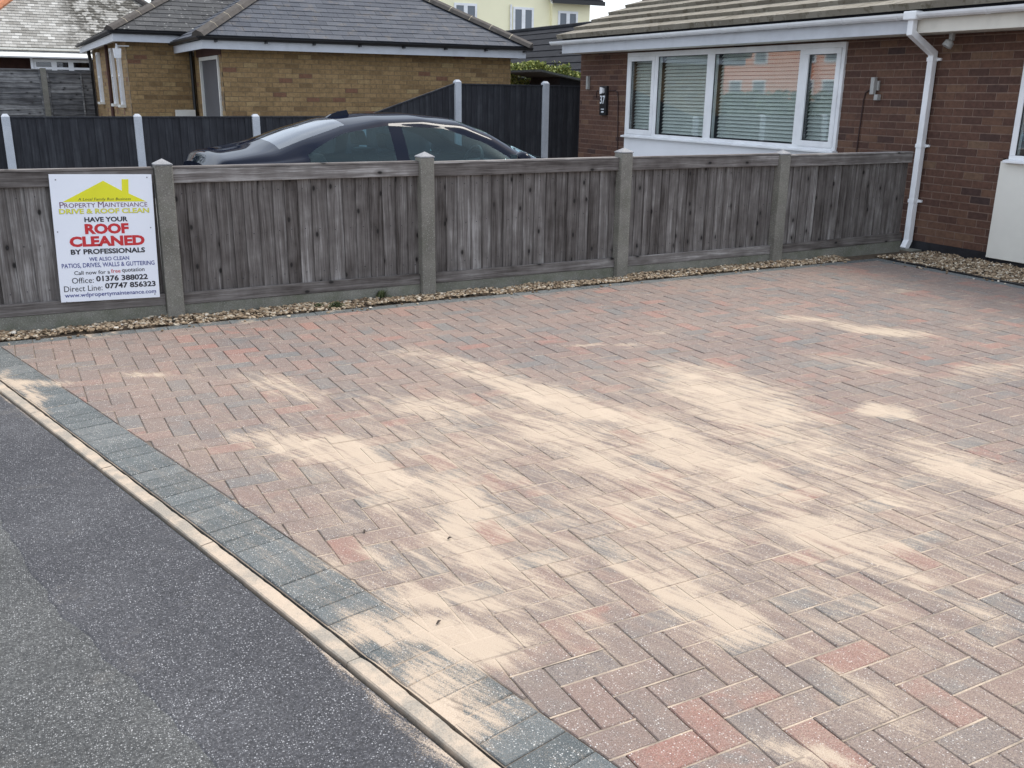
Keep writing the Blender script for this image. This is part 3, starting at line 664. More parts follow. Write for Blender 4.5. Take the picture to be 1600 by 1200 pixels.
# ------------------------------------------------------------------ timber fence with concrete posts
FY = 6.80
PX = [-0.955, 0.945, 2.842, 4.655, 6.435]
fence = thing('garden_fence', 'low weathered timber fence with concrete posts and gravel boards beside the drive', 'fence', (0, FY, 0))
TOPS = [1.075, 1.075, 1.088, 1.090, 1.045]
for x, top in zip(PX, TOPS):
    b = MB(); w, y0, y1 = 0.056, 6.715, 6.83; lean = random.uniform(-0.006, 0.006)
    b.hexa([(x-w, y0, -0.09), (x+w, y0, -0.09), (x+w, y1, -0.09), (x-w, y1, -0.09)], [(x-w+lean, y0, top-0.03), (x+w+lean, y0, top-0.03), (x+w+lean, y1, top-0.03), (x-w+lean, y1, top-0.03)])
    po = b.build('concrete_post', 'post_concrete', fence, bevel=0.008, origin=(x, FY, 0))
    b = MB(); k = 0.058; z = top-0.0295
    b.add([(x-k+lean, y0-.002, z), (x+k+lean, y0-.002, z), (x+k+lean, y1+.002, z), (x-k+lean, y1+.002, z), (x-k+lean, y0-.002, z+.008), (x+k+lean, y0-.002, z+.008), (x+k+lean, y1+.002, z+.008), (x-k+lean, y1+.002, z+.008), (x+lean, (y0+y1)/2, top+0.012)],
          [(3, 2, 1, 0), (0, 1, 5, 4), (1, 2, 6, 5), (2, 3, 7, 6), (3, 0, 4, 7), (4, 5, 8), (5, 6, 8), (6, 7, 8), (7, 4, 8)])
    b.build('post_cap', 'post_cap', po)
def wedge(x0, x1, z0, z1, yb, t0, t1, tilt=0):
    return [(x0, yb-t0, z0), (x1, yb-t1, z0), (x1, yb, z0), (x0, yb, z0)], [(x0+tilt, yb-t0, z1), (x1+tilt, yb-t1, z1), (x1+tilt, yb, z1), (x0+tilt, yb, z1)]
ends = PX+[8.17]
# per bay: gravel board top left/right, rail heights, top rail left/right
BAY = [(0.115, 0.10, 1.03, 1.02), (0.092, 0.092, 1.022, 1.020), (0.088, 0.092, 1.012, 1.014), (0.09, 0.09, 1.012, 1.012), (0.088, 0.11, 0.998, 1.000)]
for i in range(5):
    xa, xb = ends[i]+0.057, ends[i+1]-(0.057 if i < 4 else 0.0)
    g0, g1, t0, t1 = BAY[i]; L = xb-xa
    zl = lambda x, a, c: a+(c-a)*(x-xa)/L
    b = MB(); b.hexa([(xa, 6.765, -0.08), (xb, 6.765, -0.08), (xb, 6.815, -0.08), (xa, 6.815, -0.08)], [(xa, 6.765, g0), (xb, 6.765, g1), (xb, 6.815, g1), (xa, 6.815, g0)])
    b.build('gravel_board', 'gravel_board', fence, bevel=0.004, origin=((xa+xb)/2, FY, 0))
    b = MB(); b.hexa([(xa, 6.760, g0+.001), (xb, 6.760, g1+.001), (xb, 6.800, g1+.001), (xa, 6.800, g0+.001)], [(xa, 6.764, g0+.082), (xb, 6.764, g1+.082), (xb, 6.800, g1+.082), (xa, 6.800, g0+.082)])
    b.build('bottom_rail', 'wood_rail', fence, bevel=0.004, origin=((xa+xb)/2, FY, g0))
    b = MB(); b.hexa([(xa, 6.756, t0-.098), (xb, 6.756, t1-.098), (xb, 6.799, t1-.098), (xa, 6.799, t0-.098)], [(xa, 6.754, t0-.004), (xb, 6.754, t1-.004), (xb, 6.799, t1-.004), (xa, 6.799, t0-.004)])
    b.build('top_rail', 'wood_rail', fence, bevel=0.004, origin=((xa+xb)/2, FY, t0))
    b = MB(); b.hexa([(xa, 6.750, t0-.003), (xb, 6.750, t1-.003), (xb, 6.832, t1-.003), (xa, 6.832, t0-.003)], [(xa, 6.754, t0+.012), (xb, 6.754, t1+.012), (xb, 6.830, t1+.012), (xa, 6.830, t0+.012)])
    b.build('cap_rail', 'wood_rail', fence, bevel=0.003, origin=((xa+xb)/2, FY, t0))
    x = xa+0.004
    while x < xb-0.012:
        w = min(random.choice([0.085, 0.095, 0.1, 0.105, 0.118]), xb-x-0.002)
        if xb-x-w < 0.03: w = xb-x-0.002
        tl = random.uniform(-0.004, 0.004); dy = random.uniform(-0.002, 0.003)
        b = MB(); b.hexa(*wedge(x+0.001, min(x+w+0.006, xb), zl(x, g0, g1)+0.07, zl(x, t0, t1)-0.03, 6.806+dy, 0.022, 0.009, tl))
        fb = b.build('fence_board', 'wood_board', fence, origin=(x, FY, 0))
        nb = MB()
        for zz_ in (0.25, 0.56, 0.86):
            nb.lathe((x+w*random.uniform(.35, .65), 6.790+dy, zz_+random.uniform(-.012, .012)), (0, -1, 0), [(0, .0035), (.003, .0035), (.0036, .002)], 6)
        tag(nb.build('nail_heads', 'ink_black', fb), kind='stuff'); x += w

# ------------------------------------------------------------------ sign on the fence
def text_mesh(s, size, bold=0.0, ext=0.0):
    cu = bpy.data.curves.new('t', 'FONT'); cu.body = s; cu.size = size; cu.offset = bold; cu.extrude = ext; cu.resolution_u = 3
    o = bpy.data.objects.new('t', cu); col.objects.link(o); dg = bpy.context.evaluated_depsgraph_get(); dg.update()
    me = bpy.data.meshes.new_from_object(o.evaluated_get(dg)); bpy.data.objects.remove(o); bpy.data.curves.remove(cu)
    return me
def board_point(px, py):      # layout grid of the sign face -> metres on the face, origin centre
    xl = 78+(py-130)/880*70; xr = 797+(py-130)/880*41
    return ((px-xl)/(xr-xl)-0.5)*0.612, (0.5-(py-130)/866)*0.822
sign = thing('sign_board', 'white roof cleaning advert board with yellow house logo screwed to the fence', 'sign', (0.553, 6.742, 0.585))
MS = Matrix.Rotation(rad(1.6), 4, 'Y')
def sgn(b, name, m, smooth=False):
    o = b.build(name, m); o.parent = sign; o.matrix_local = MS; return o
b = MB(); b.box(-0.307, 0.307, -0.004, 0.003, -0.412, 0.412); panel = sgn(b, 'panel', 'sign_white')
b = MB(); P = [board_point(*q) for q in ((168, 312), (450, 172), (582, 240), (582, 162), (630, 162), (630, 258), (755, 314))]
b.prism([(u, -0.0044, v) for u, v in P][::-1], (0, -0.0006, 0)); sgn(b, 'logo_house', 'ink_yellow')
def sign_line(s, x0, x1, yc, h, m, bold=0.0, shear=0.0, lift=0.0052, bold_abs=0.0):
    me = text_mesh(s, 0.1, bold); co = np.zeros(len(me.vertices)*3, np.float32); me.vertices.foreach_get('co', co); co = co.reshape(-1, 3)
    mn, mx_ = co.min(0), co.max(0)
    u0, v0 = board_point(x0, yc+h/2); u1, v1 = board_point(x1, yc-h/2)
    new = np.zeros_like(co); fy = (co[:, 1]-mn[1])/(mx_[1]-mn[1])
    new[:, 0] = u0+(co[:, 0]-mn[0])/(mx_[0]-mn[0])*(u1-u0)+shear*fy*(v1-v0); new[:, 2] = v0+fy*(v1-v0); new[:, 1] = -lift
    me.vertices.foreach_set('co', new.ravel()); me.materials.clear(); me.materials.append(MATS[m]); me.update()
    o = bpy.data.objects.new('lettering', me); col.objects.link(o); o.parent = sign; o.matrix_local = MS; return o
sign_line('A Local Family Run Business', 272, 640, 298, 24, 'ink_black', 0.0, 0.25, 0.0056)
sign_line('P', 148, 176, 333, 40, 'ink_purple', 0.0); sign_line('ROPERTY', 180, 392, 336, 30, 'ink_purple', 0.0)
sign_line('M', 412, 450, 332, 40, 'ink_purple', 0.0); sign_line('AINTENANCE', 454, 762, 335, 30, 'ink_purple', 0.0)
sign_line('DRIVE & ROOF CLEAN', 143, 774, 376, 36, 'lamp_grey', 0.0040, 0, 0.0050); sign_line('DRIVE & ROOF CLEAN', 146, 771, 375, 32, 'ink_yellow', 0.0016, 0, 0.0054)
sign_line('HAVE YOUR', 315, 617, 433, 34, 'ink_black', 0.0035)
sign_line('ROOF', 318, 622, 497, 72, 'ink_red', 0.0050); sign_line('CLEANED', 212, 735, 582, 72, 'ink_red', 0.0050)
sign_line('BY PROFESSIONALS', 218, 737, 652, 36, 'ink_black', 0.0035)
sign_line('WE ALSO CLEAN', 342, 621, 705, 27, 'ink_blue', 0.0016)
sign_line('PATIOS, DRIVES, WALLS & GUTTERING', 155, 804, 748, 36, 'ink_blue', 0.0014)
sign_line('Call now for a', 238, 483, 797, 27, 'ink_black', 0.0010); sign_line('free', 493, 558, 793, 27, 'ink_red', 0.0008); sign_line('quotation', 570, 730, 794, 36, 'ink_black', 0.0010)
sign_line('Office:', 222, 368, 850, 40, 'ink_black', 0.0); sign_line('01376 388022', 388, 752, 843, 40, 'ink_black', 0.0032)
sign_line('Direct Line:', 168, 428, 906, 40, 'ink_black', 0.0); sign_line('07747 856323', 449, 808, 896, 40, 'ink_black', 0.0032)
sign_line('www.wdpropertymaintenance.com', 172, 810, 955, 38, 'ink_blue', 0.0014)
for q in ((123, 165), (765, 150), (183, 997), (802, 973), (130, 512), (783, 497)):
    u, v = board_point(*q); b = MB(); b.lathe((u, -0.004, v), (0, -1, 0), [(0, 0.0045), (0.0018, 0.004), (0.0026, 0.0015)], 10); sgn(b, 'screw', 'screw')

# ------------------------------------------------------------------ brick wall builder
def brick_wall(parent, axis, face, u0, u1, z0, z1, holes, out, m_b, m_m, keep, tintf, blen=0.225, ch=0.075, name='wall', joint=0.010):
    """wall in plane axis=face, outward normal sign out; bricks are boxes proud of the mortar"""
    def tobox(ua, ub, za, zb, d0, d1):
        lo, hi = sorted((face+out*d0, face+out*d1))
        return (lo, hi, ua, ub, za, zb) if axis == 0 else (ua, ub, lo, hi, za, zb)
    bk = MB(); us = sorted({u0, u1}|{h[0] for h in holes if u0 < h[0] < u1}|{h[1] for h in holes if u0 < h[1] < u1})
    for a, c in zip(us[:-1], us[1:]):
        segs = [(z0, z1)]
        for h in holes:
            if h[0] <= a+1e-6 and h[1] >= c-1e-6:
                ns = []
                for s0, s1 in segs:
                    if h[2] > s0: ns.append((s0, min(s1, h[2])))
                    if h[3] < s1: ns.append((max(s0, h[3]), s1))
                segs = [q for q in ns if q[1]-q[0] > 1e-4]
        for s0, s1 in segs: bk.box(*tobox(a, c, s0, s1, -0.20, -0.004))
    wall = bk.build(name, m_m, parent)
    rest = MB(); r = 0; z = z0+0.002
    while z < z1-0.02:
        zb = min(z+ch-joint, z1-0.002); u = u0-(blen/2 if r % 2 else 0)
        while u < u1:
            spans = [(max(u, u0), min(u+blen-joint, u1))]
            for h in holes:
                if zb > h[2]+0.01 and z < h[3]-0.01:
                    ns = []
                    for a, c in spans:
                        if c <= h[0] or a >= h[1]: ns.append((a, c)); continue
                        if a < h[0]: ns.append((a, h[0]))
                        if c > h[1]: ns.append((h[1], c))
                    spans = ns
            for a, c in spans:
                if c-a < 0.012: continue
                t = tintf(); d1 = random.uniform(-0.0012, 0.0012); bxs = tobox(a, c, z, zb, -0.06, d1)
                if keep((a+c)/2, (z+zb)/2):
                    b = MB(); b.box(*bxs, tint=t); b.build('brick', m_b, wall)
                else: rest.box(*bxs, tint=t)
            u += blen
        z += ch; r += 1
    if rest.v: tag(rest.build('brickwork', m_b, wall), kind='stuff')
    return wall
def red_t(): return min(1, max(0, random.gauss(0.52, 0.2)))
def yel_t(): return 0.02 if random.random() < 0.035 else min(1, max(0.08, random.gauss(0.5, 0.2)))

# ------------------------------------------------------------------ red brick bungalow
WX = 8.45; HY0, HY1 = 2.2, 13.62; ZS = 2.135
house = thing('brick_bungalow', 'dark red brick bungalow with concrete tiled roof and wide white window', 'house', (WX, 8, 0))
W1 = (8.045, 12.27, 0.925, 2.115); W2 = (2.6, 5.88, 0.965, 2.115)
P1 = (8.045, 12.27, 0.10, 0.925); P2 = (2.5, 5.955, 0.07, 0.965)
brick_wall(house, 0, WX, HY0, HY1, 0.088, ZS, [W1, W2, (P1[0], P1[1], 0.0, 0.95), (P2[0], P2[1], 0.0, 0.99)], -1, 'brick_red', 'mortar_red', lambda u, z: 5.6 < u < 8.05 or (u > 12.27 and z > 1.1), red_t)
for ya, yc in ((5.958, 8.04), (12.275, HY1)): B('plinth', 'plinth_black', (WX-0.002, WX+0.2, ya, yc, -0.09, 0.088), house)
b = MB(); b.box(WX+0.2, WX+6.2, HY1-0.25, HY1-0.01, -0.09, ZS); b.box(WX+0.2, WX+6.2, HY0, HY0+.25, -0.09, ZS); b.box(WX+6.0, WX+6.2, HY0+.25, HY1-.25, -0.09, ZS); b.build('side_wall', 'brick_red', house)
b = MB(); b.box(WX-0.028, WX+0.12, P1[0], P1[1], -0.09, P1[3]-0.001); b.build('window_panel', 'panel_white', house, bevel=0.004)
b = MB(); b.box(WX-0.03, WX+0.12, P2[0], P2[1], 0.045, P2[3]-0.001); b.build('render_panel', 'render_cream', house, bevel=0.004)
b = MB(); b.box(WX-0.004, WX+0.12, P2[0], P2[1]-0.01, -0.09, 0.043); b.build('plinth', 'plinth_black', house)
def window(parent, W, mulls, casements, name='window'):
    y0, y1, z0, z1 = W; f = 0.058; xf = WX-0.030; xb = WX+0.045
    b = MB(); b.box(xf, xb, y0, y1, z0, z0+f); b.box(xf, xb, y0, y1, z1-f*1.2, z1)
    b.box(xf+.001, xb, y0, y0+f, z0+f, z1-f*1.2); b.box(xf+.001, xb, y1-f, y1, z0+f, z1-f*1.2)
    for a, c in mulls: b.box(xf+.001, xb, a, c, z0+f, z1-f*1.2)
    w = b.build(name, 'upvc', parent, bevel=0.004)
    edges = [y0+f]+[q for mm in mulls for q in mm]+[y1-f]
    for i in range(0, len(edges), 2):
        a, c = edges[i], edges[i+1]; za, zb = z0+f, z1-f*1.2; s_ = 0.0
        if i//2 in casements:
            s_ = 0.052; b = MB(); x0, x1 = xf-0.012, xf+0.03
            aa, cc, zza, zzb = a-0.012, c+0.012, za-0.012, zb+0.012
            b.box(x0, x1, aa, cc, zza, zza+s_+.012); b.box(x0, x1, aa, cc, zzb-s_-.012, zzb); b.box(x0+.001, x1, aa, aa+s_+.012, zza+s_+.012, zzb-s_-.012); b.box(x0+.001, x1, cc-s_-.012, cc, zza+s_+.012, zzb-s_-.012)
            b.build('casement', 'upvc', w, bevel=0.004)
        a2, c2, za2, zb2 = a+s_-.004, c-s_+.004, za+s_-.004, zb-s_+.004
        b = MB(); b.box(xf+0.020, xf+0.026, a2, c2, za2, zb2); b.build('pane', 'window_glass', w)
        gk = MB(); k = 0.007; q0, q1, q2, q3 = a2+.004, c2-.004, za2+.004, zb2-.004; X0, X1 = xf+0.010, xf+0.019
        gk.box(X0, X1, q0, q1, q2, q2+k); gk.box(X0, X1, q0, q1, q3-k, q3); gk.box(X0+.0005, X1, q0, q0+k, q2+k, q3-k); gk.box(X0+.0005, X1, q1-k, q1, q2+k, q3-k); gk.build('gasket', 'black_plastic', w)
    b = MB(); b.hexa([(WX-0.085, y0-.02, z0-.012), (WX+.03, y0-.02, z0-.006), (WX+.03, y1+.02, z0-.006), (WX-.085, y1+.02, z0-.012)], [(WX-0.085, y0-.02, z0+.012), (WX-.026, y0-.02, z0+.022), (WX-.026, y1+.02, z0+.022), (WX-.085, y1+.02, z0+.012)]); b.build('sill', 'upvc', w, bevel=0.004)
    b = MB(); b.box(WX+0.42, WX+0.46, y0-.3, y1+.3, z0-.3, z1+.02); b.box(WX+0.21, WX+0.42, y0-.3, y1+.3, z0-.3, z0-.25); b.build('room_wall', 'room_dark', w)
    return w
window(house, W1, [(8.635, 8.735), (10.27, 10.42), (11.50, 11.585)], (0, 3))
window(house, W2, [(4.35, 4.45)], ())
for i, (a, c, lab) in enumerate([(8.11, 8.63, 'narrow white venetian blind in the casement beside the bare brickwork and wall lamp'), (8.74, 10.26, 'widest white venetian blind behind the large central pane'), (10.43, 11.49, 'medium width white venetian blind between the wide blind and the narrow end casement'), (11.6, 12.2, 'narrow white venetian blind in the casement beside the house number plaque')]):
    bl = thing('venetian_blind', lab, 'blind', (WX+0.10, (a+c)/2, 2.05), 'white venetian blinds in the front window')
    b = MB(); b.box(WX+0.075, WX+0.125, a, c, 2.045, 2.09); b.build('head_rail', 'blind_slat', bl)
    z = 2.03
    while z > 0.99:
        b = MB(); t = rad(50); hw = 0.0255; dx, dz = hw*math.cos(t), hw*math.sin(t)
        xc = WX+0.10; b.hexa([(xc-dx, a, z-dz), (xc+dx, a, z+dz), (xc+dx, c, z+dz), (xc-dx, c, z-dz)], [(xc-dx-.001, a, z-dz+.0018), (xc+dx-.001, a, z+dz+.0018), (xc+dx-.001, c, z+dz+.0018), (xc-dx-.001, c, z-dz+.0018)])
        b.build('slat', 'blind_slat', bl); z -= 0.046
    for q in (a+0.12, c-0.12):
        b = MB(); b.box(WX+0.066, WX+0.068, q-.002, q+.002, 0.98, 2.05); b.build('cord', 'upvc', bl)
# eaves
FX = 8.10
b = MB(); b.box(FX, FX+0.022, 6.86, 13.64, ZS, 2.268); b.build('fascia', 'fascia_paint', house, bevel=0.003)
b = MB(); b.box(FX+0.003, FX+0.022, HY0, 6.855, ZS, 2.268); b.build('fascia', 'fascia_cream', house, bevel=0.003)
b = MB(); b.box(FX+0.023, WX+0.2, HY0, 13.64, ZS+0.002, ZS+0.012); b.build('soffit', 'fascia_cream', house)
def gutter_prof(c, r, n=9): return [(c[0]+r*math.cos(math.pi+math.pi*k/(n-1)), c[1]+r*math.sin(math.pi+math.pi*k/(n-1))) for k in range(n)]
def gutter(y0, y1, cx, cz, r, m, parent, axis='y', name='gutter'):
    o_ = gutter_prof((cx, cz), r); i_ = gutter_prof((cx, cz), r-0.004)[::-1]; loop = o_+i_; n = len(loop)
    b = MB(); mk = (lambda q, u: (q[0], u, q[1])) if axis == 'y' else (lambda q, u: (u, q[0], q[1]))
    b.add([mk(q, y0) for q in loop]+[mk(q, y1) for q in loop], [(i, (i+1) % n, n+(i+1) % n, n+i) for i in range(n)]+[tuple(mk and range(n))[::-1], tuple(range(n, 2*n))])
    for u in (y0, y1):
        b.add([mk(q, u+(0.003 if u == y1 else -0.003)) for q in o_]+[mk(q, u) for q in o_], [tuple(range(len(o_))), tuple(range(2*len(o_)-1, len(o_)-1, -1))]+[(i, i+1, len(o_)+i+1, len(o_)+i) for i in range(len(o_)-1)])
    return b.build(name, m, parent)
GX, GZ = 8.045, 2.318
gutter(HY0, 13.86, GX, GZ, 0.055, 'upvc', house)
for yb in [13.55, 12.65, 11.75, 10.9, 10.80, 9.7, 8.55, 7.75, 7.05, 6.80, 6.05, 5.1, 4.2]:
    b = MB(); o_ = gutter_prof((GX, GZ), 0.060); 
    n = len(o_); w = 0.016
    b.add([(q[0], yb-w, q[1]) for q in o_]+[(q[0], yb+w, q[1]) for q in o_]+[(q[0]*0+GX+(q[0]-GX)*.93, yb-w, GZ+(q[1]-GZ)*.93) for q in o_]+[(GX+(q[0]-GX)*.93, yb+w, GZ+(q[1]-GZ)*.93) for q in o_],
          [(i, i+1, n+i+1, n+i) for i in range(n-1)]+[(i, 2*n+i, 2*n+i+1, i+1) for i in range(n-1)]+[(n+i, n+i+1, 3*n+i+1, 3*n+i) for i in range(n-1)])
    b.build('gutter_bracket', 'upvc', house)
# downpipe with its swan-neck
DY = 6.865; dp = MB(); dp.squaretube([(GX, DY, 2.27), (GX, DY, 2.135), (WX-0.055, DY, 1.955), (WX-0.055, DY, 0.085), (WX-0.10, DY, 0.0)], 0.066, 0.066)
dpo = dp.build('downpipe', 'upvc', house, bevel=0.006)
b = MB(); b.box(GX-0.062, GX+0.05, DY-0.075, DY+0.075, 2.255, 2.335); b.build('outlet', 'upvc', dpo, bevel=0.01)
for z in (1.90, 1.06, 0.50):
    b = MB(); b.box(WX-0.093, WX-0.017, DY-0.038, DY+0.038, z-0.018, z+0.018); b.box(WX-0.03, WX-0.006, DY-0.075, DY+0.075, z-0.012, z+0.012); b.build('pipe_clip', 'upvc', dpo)
b = MB(); b.box(WX-0.16, WX-0.02, DY-0.16, DY+0.05, -0.05, 0.006); b.build('gully', 'gravel_board', house)
# roof: thick interlocking tiles, verge at the neighbour's end
RP = math.tan(rad(21.5)); CS = 0.345; xe = 8.055; ze = 2.352
rb = MB(); RL = 4.6
rb.hexa([(xe+.06, HY0-.15, ze+.06*RP-.06), (xe+RL, HY0-.15, ze+RL*RP-.06), (xe+RL, 13.66, ze+RL*RP-.06), (xe+.06, 13.66, ze+.06*RP-.06)], [(xe+.06, HY0-.15, ze+.06*RP-.02), (xe+RL, HY0-.15, ze+RL*RP-.02), (xe+RL, 13.66, ze+RL*RP-.02), (xe+.06, 13.66, ze+.06*RP-.02)])
rb.hexa([(xe+RL, HY0-.15, ze+RL*RP-.06), (xe+RL+3.0, HY0-.15, ze+(RL-3.0)*RP-.06), (xe+RL+3.0, 13.66, ze+(RL-3.0)*RP-.06), (xe+RL, 13.66, ze+RL*RP-.06)], [(xe+RL, HY0-.15, ze+RL*RP-.0), (xe+RL+3.0, HY0-.15, ze+(RL-3.0)*RP-.0), (xe+RL+3.0, 13.66, ze+(RL-3.0)*RP-.0), (xe+RL, 13.66, ze+RL*RP-.0)])
roof = rb.build('roof', 'far_roof', house)
uv = Vector((math.cos(rad(21.5)), 0, math.sin(rad(21.5)))); nv = Vector((-uv.z, 0, uv.x))
kk = 0; nt_ = 0; tr_rest = MB(); s_ = 0.0
while s_ < RL/math.cos(rad(21.5))-0.05:
    y = 13.72-(0.15 if kk % 2 else 0)
    first = True
    while y > HY0-0.15:
        w = 0.30 if not first else 0.30; ya, yb2 = max(y-w+0.002, HY0-.2), y if not first else 13.72
        o0 = Vector((xe, 0, ze)); j = random.uniform(-0.003, 0.003)
        lo, hi = o0+uv*s_, o0+uv*(s_+CS+0.06)
        th0, th1 = 0.068+j, 0.012
        bpts = [(lo.x, ya, lo.z), (hi.x, ya, hi.z), (hi.x, yb2, hi.z), (lo.x, yb2, lo.z)]
        tp = [lo+nv*th0, hi+nv*th1, hi+nv*th1, lo+nv*th0]; tpts = [(tp[0].x, ya, tp[0].z), (tp[1].x, ya, tp[1].z), (tp[2].x, yb2, tp[2].z), (tp[3].x, yb2, tp[3].z)]
        tt = min(1, max(0, random.gauss(.5, .2)))
        if kk < 7 and nt_ < 290:
            b = MB(); b.hexa(bpts, tpts, tint=tt); b.build('roof_tile', 'concrete_tile', roof); nt_ += 1
        else: tr_rest.hexa(bpts, tpts, tint=tt)
        y = ya-0.002; first = False
    s_ += CS; kk += 1
tag(tr_rest.build('upper_tiles', 'concrete_tile', roof), kind='stuff')
# wall fittings
def fit(name, m, boxes, parent=house, bevel=0.004):
    b = MB()
    for q in boxes: b.box(*q)
    return b.build(name, m, parent, bevel=bevel)
fit('wall_lamp', 'lamp_grey', [(WX-0.075, WX-0.03, 7.55, 7.60, 1.56, 1.735), (WX-0.03, WX-.001, 7.53, 7.62, 1.60, 1.70)])
fit('motion_sensor', 'lamp_grey', [(WX-0.06, WX-.001, 7.50, 7.548, 1.50, 1.56)])
b = MB(); b.tube([(WX-0.012, 7.60, 1.60), (WX-0.012, 7.66, 1.605), (WX-0.012, 7.71, 1.575), (WX-0.012, 7.725, 1.50), (WX-0.012, 7.74, 1.0), (WX-0.012, 7.74, 0.2)], 0.007, 6); b.build('cable', 'cable_brown', house)
b = MB(); b.tube([(WX-0.012, 12.80, 1.575), (WX-0.012, 12.60, 1.585), (WX-0.012, 12.52, 1.56), (WX-0.012, 12.50, 1.45), (WX-0.012, 12.46, 0.7)], 0.008, 6); b.tube([(WX-0.012, 12.95, 1.575), (WX-0.012, 13.10, 1.58), (WX-0.012, 13.12, 1.48)], 0.007, 6); b.build('cable', 'cable_brown', house)
pq = fit('number_plaque', 'black_plastic', [(WX-0.05, WX-.001, 12.78, 12.955, 1.215, 1.65)])
b = MB(); b.prism([(WX-0.085, 12.83, 1.55), (WX-0.085, 12.91, 1.53), (WX-0.085, 12.91, 1.635), (WX-0.085, 12.83, 1.615)], (0.034, 0, 0)); b.build('lamp', 'upvc', pq)
me = text_mesh('37', 0.15, 0.003); co = np.zeros(len(me.vertices)*3, np.float32); me.vertices.foreach_get('co', co); co = co.reshape(-1, 3)
nw = np.zeros_like(co); nw[:, 0] = WX-0.0515; nw[:, 1] = 12.945-(co[:, 0]-co[:, 0].min())/(np.ptp(co[:, 0]))*0.14; nw[:, 2] = 1.385+(co[:, 1]-co[:, 1].min())/np.ptp(co[:, 1])*0.125
me.vertices.foreach_set('co', nw.ravel()); me.materials.clear(); me.materials.append(MATS['ink_pale']); o = bpy.data.objects.new('lettering', me); col.objects.link(o); o.parent = pq; o.location = -wloc(pq)
b = MB(); b.box(WX-0.0512, WX-0.0502, 12.83, 12.90, 1.255, 1.275); b.box(WX-0.0512, WX-0.0502, 12.82, 12.91, 1.30, 1.312); b.build('lettering', 'ink_pale', pq)
fit('wall_lamp', 'lamp_grey', [(WX-0.05, WX-.001, 13.325, 13.375, 1.60, 1.80)])
sl_ = fit('soffit_lamp', 'lamp_grey', [(8.285, 8.325, 6.58, 6.62, ZS-0.07, ZS+0.001)])
b = MB(); b.lathe((8.30, 6.60, ZS-0.065), (-0.35, 0.3, -0.8), [(0, 0.02), (0.02, 0.045), (0.07, 0.05), (0.075, 0.035)], 16); b.build('lamp_head', 'lamp_grey', sl_, smooth=False)

# ------------------------------------------------------------------ dark painted fence beyond the car
DFY = 14.8; SP = 1.667; DX = [0.134+SP*k for k in range(-2, 7)]
dfence = thing('painted_fence', 'anthracite painted closeboard fence with pale posts beyond the parked car', 'fence', (0, DFY, 0))
def dtop(x):
    return float(np.interp(x, [5.188, 6.749, 6.81, 12], [1.135, 1.655, 1.655, 1.64]))
for i, x in enumerate(DX):
    top = 1.185 if x < 6 else 1.73
    if abs(x-(0.134+SP*3)) < .01: top = 1.15
    b = MB(); w = 0.052
    b.box(x-w, x+w, DFY-0.06, DFY+0.05, -0.09, top-0.035)
    b.add([(x-w, DFY-.06, top-.035), (x+w, DFY-.06, top-.035), (x+w, DFY+.05, top-.035), (x-w, DFY+.05, top-.035), (x-w*.5, DFY-.03, top), (x+w*.5, DFY-.03, top), (x+w*.5, DFY+.02, top), (x-w*.5, DFY+.02, top)], [(0, 1, 5, 4), (1, 2, 6, 5), (2, 3, 7, 6), (3, 0, 4, 7), (4, 5, 6, 7)])
    b.build('fence_post', 'post_painted', dfence, origin=(x, DFY, 0))
for i in range(len(DX)-1):
    xa, xb = DX[i]+.053, DX[i+1]-.053; n = 15; w = (xb-xa)/n
    for k in range(n):
        x0 = xa+k*w; za, zb = dtop(x0), dtop(x0+w); yb = DFY+0.006+random.uniform(-.002, .002)
        b = MB(); b.hexa([(x0, yb-.016, 0.0), (x0+w+.008, yb-.005, 0.0), (x0+w+.008, yb, 0.0), (x0, yb, 0.0)], [(x0, yb-.016, za), (x0+w+.008, yb-.005, zb), (x0+w+.008, yb, zb), (x0, yb, za)])
        b.build('fence_board', 'wood_dark_paint', dfence, origin=(x0, DFY, 0))
    b = MB(); z0, z1 = dtop(xa), dtop(xb); b.hexa([(xa, DFY-.022, z0-.001), (xb, DFY-.022, z1-.001), (xb, DFY+.03, z1-.001), (xa, DFY+.03, z0-.001)], [(xa, DFY-.022, z0+.018), (xb, DFY-.022, z1+.018), (xb, DFY+.03, z1+.018), (xa, DFY+.03, z0+.018)]); b.build('cap_rail', 'wood_dark_paint', dfence)

# ------------------------------------------------------------------ yellow brick bungalow with slate hips
yb_ = thing('yellow_brick_bungalow', 'yellow brick bungalow with grey slate hipped roof and grey side door', 'house', (5, 17, 0))
EY, EX0, EX1, EZ, TP = 15.9, 2.95, 8.75, 2.30, 0.583
brick_wall(yb_, 1, 16.2, 3.33, 8.53, 0.0, 2.22, [], -1, 'brick_yellow', 'mortar_yellow', lambda u, z: z > 1.12 and u < 8.1, yel_t)
brick_wall(yb_, 0, 3.33, 16.215, 18.6, 0.0, 2.22, [(16.45, 18.02, -1, 2.06)], -1, 'brick_yellow', 'mortar_yellow', lambda u, z: False, yel_t)
b = MB(); b.box(8.34, 8.53, 16.41, 22.0, 0, 2.2); b.box(3.54, 8.34, 21.8, 22.0, 0, 2.2); b.build('back_wall', 'brick_yellow', yb_)
dr = MB(); dr.box(3.345, 3.38, 16.52, 17.95, 0, 2.0); dro = dr.build('door', 'garage_door', yb_)
dr = MB(); dr.box(3.305, 3.40, 17.952, 18.018, 0, 2.0); dr.box(3.305, 3.40, 16.455, 18.018, 2.001, 2.058); dr.box(3.305, 3.40, 16.455, 16.518, 0, 2.0); dr.build('frame', 'upvc_aged', dro)
b = MB(); b.box(3.318, 3.50, 16.22, 18.3, 2.065, 2.215); b.build('lintel', 'old_red_wall', yb_)
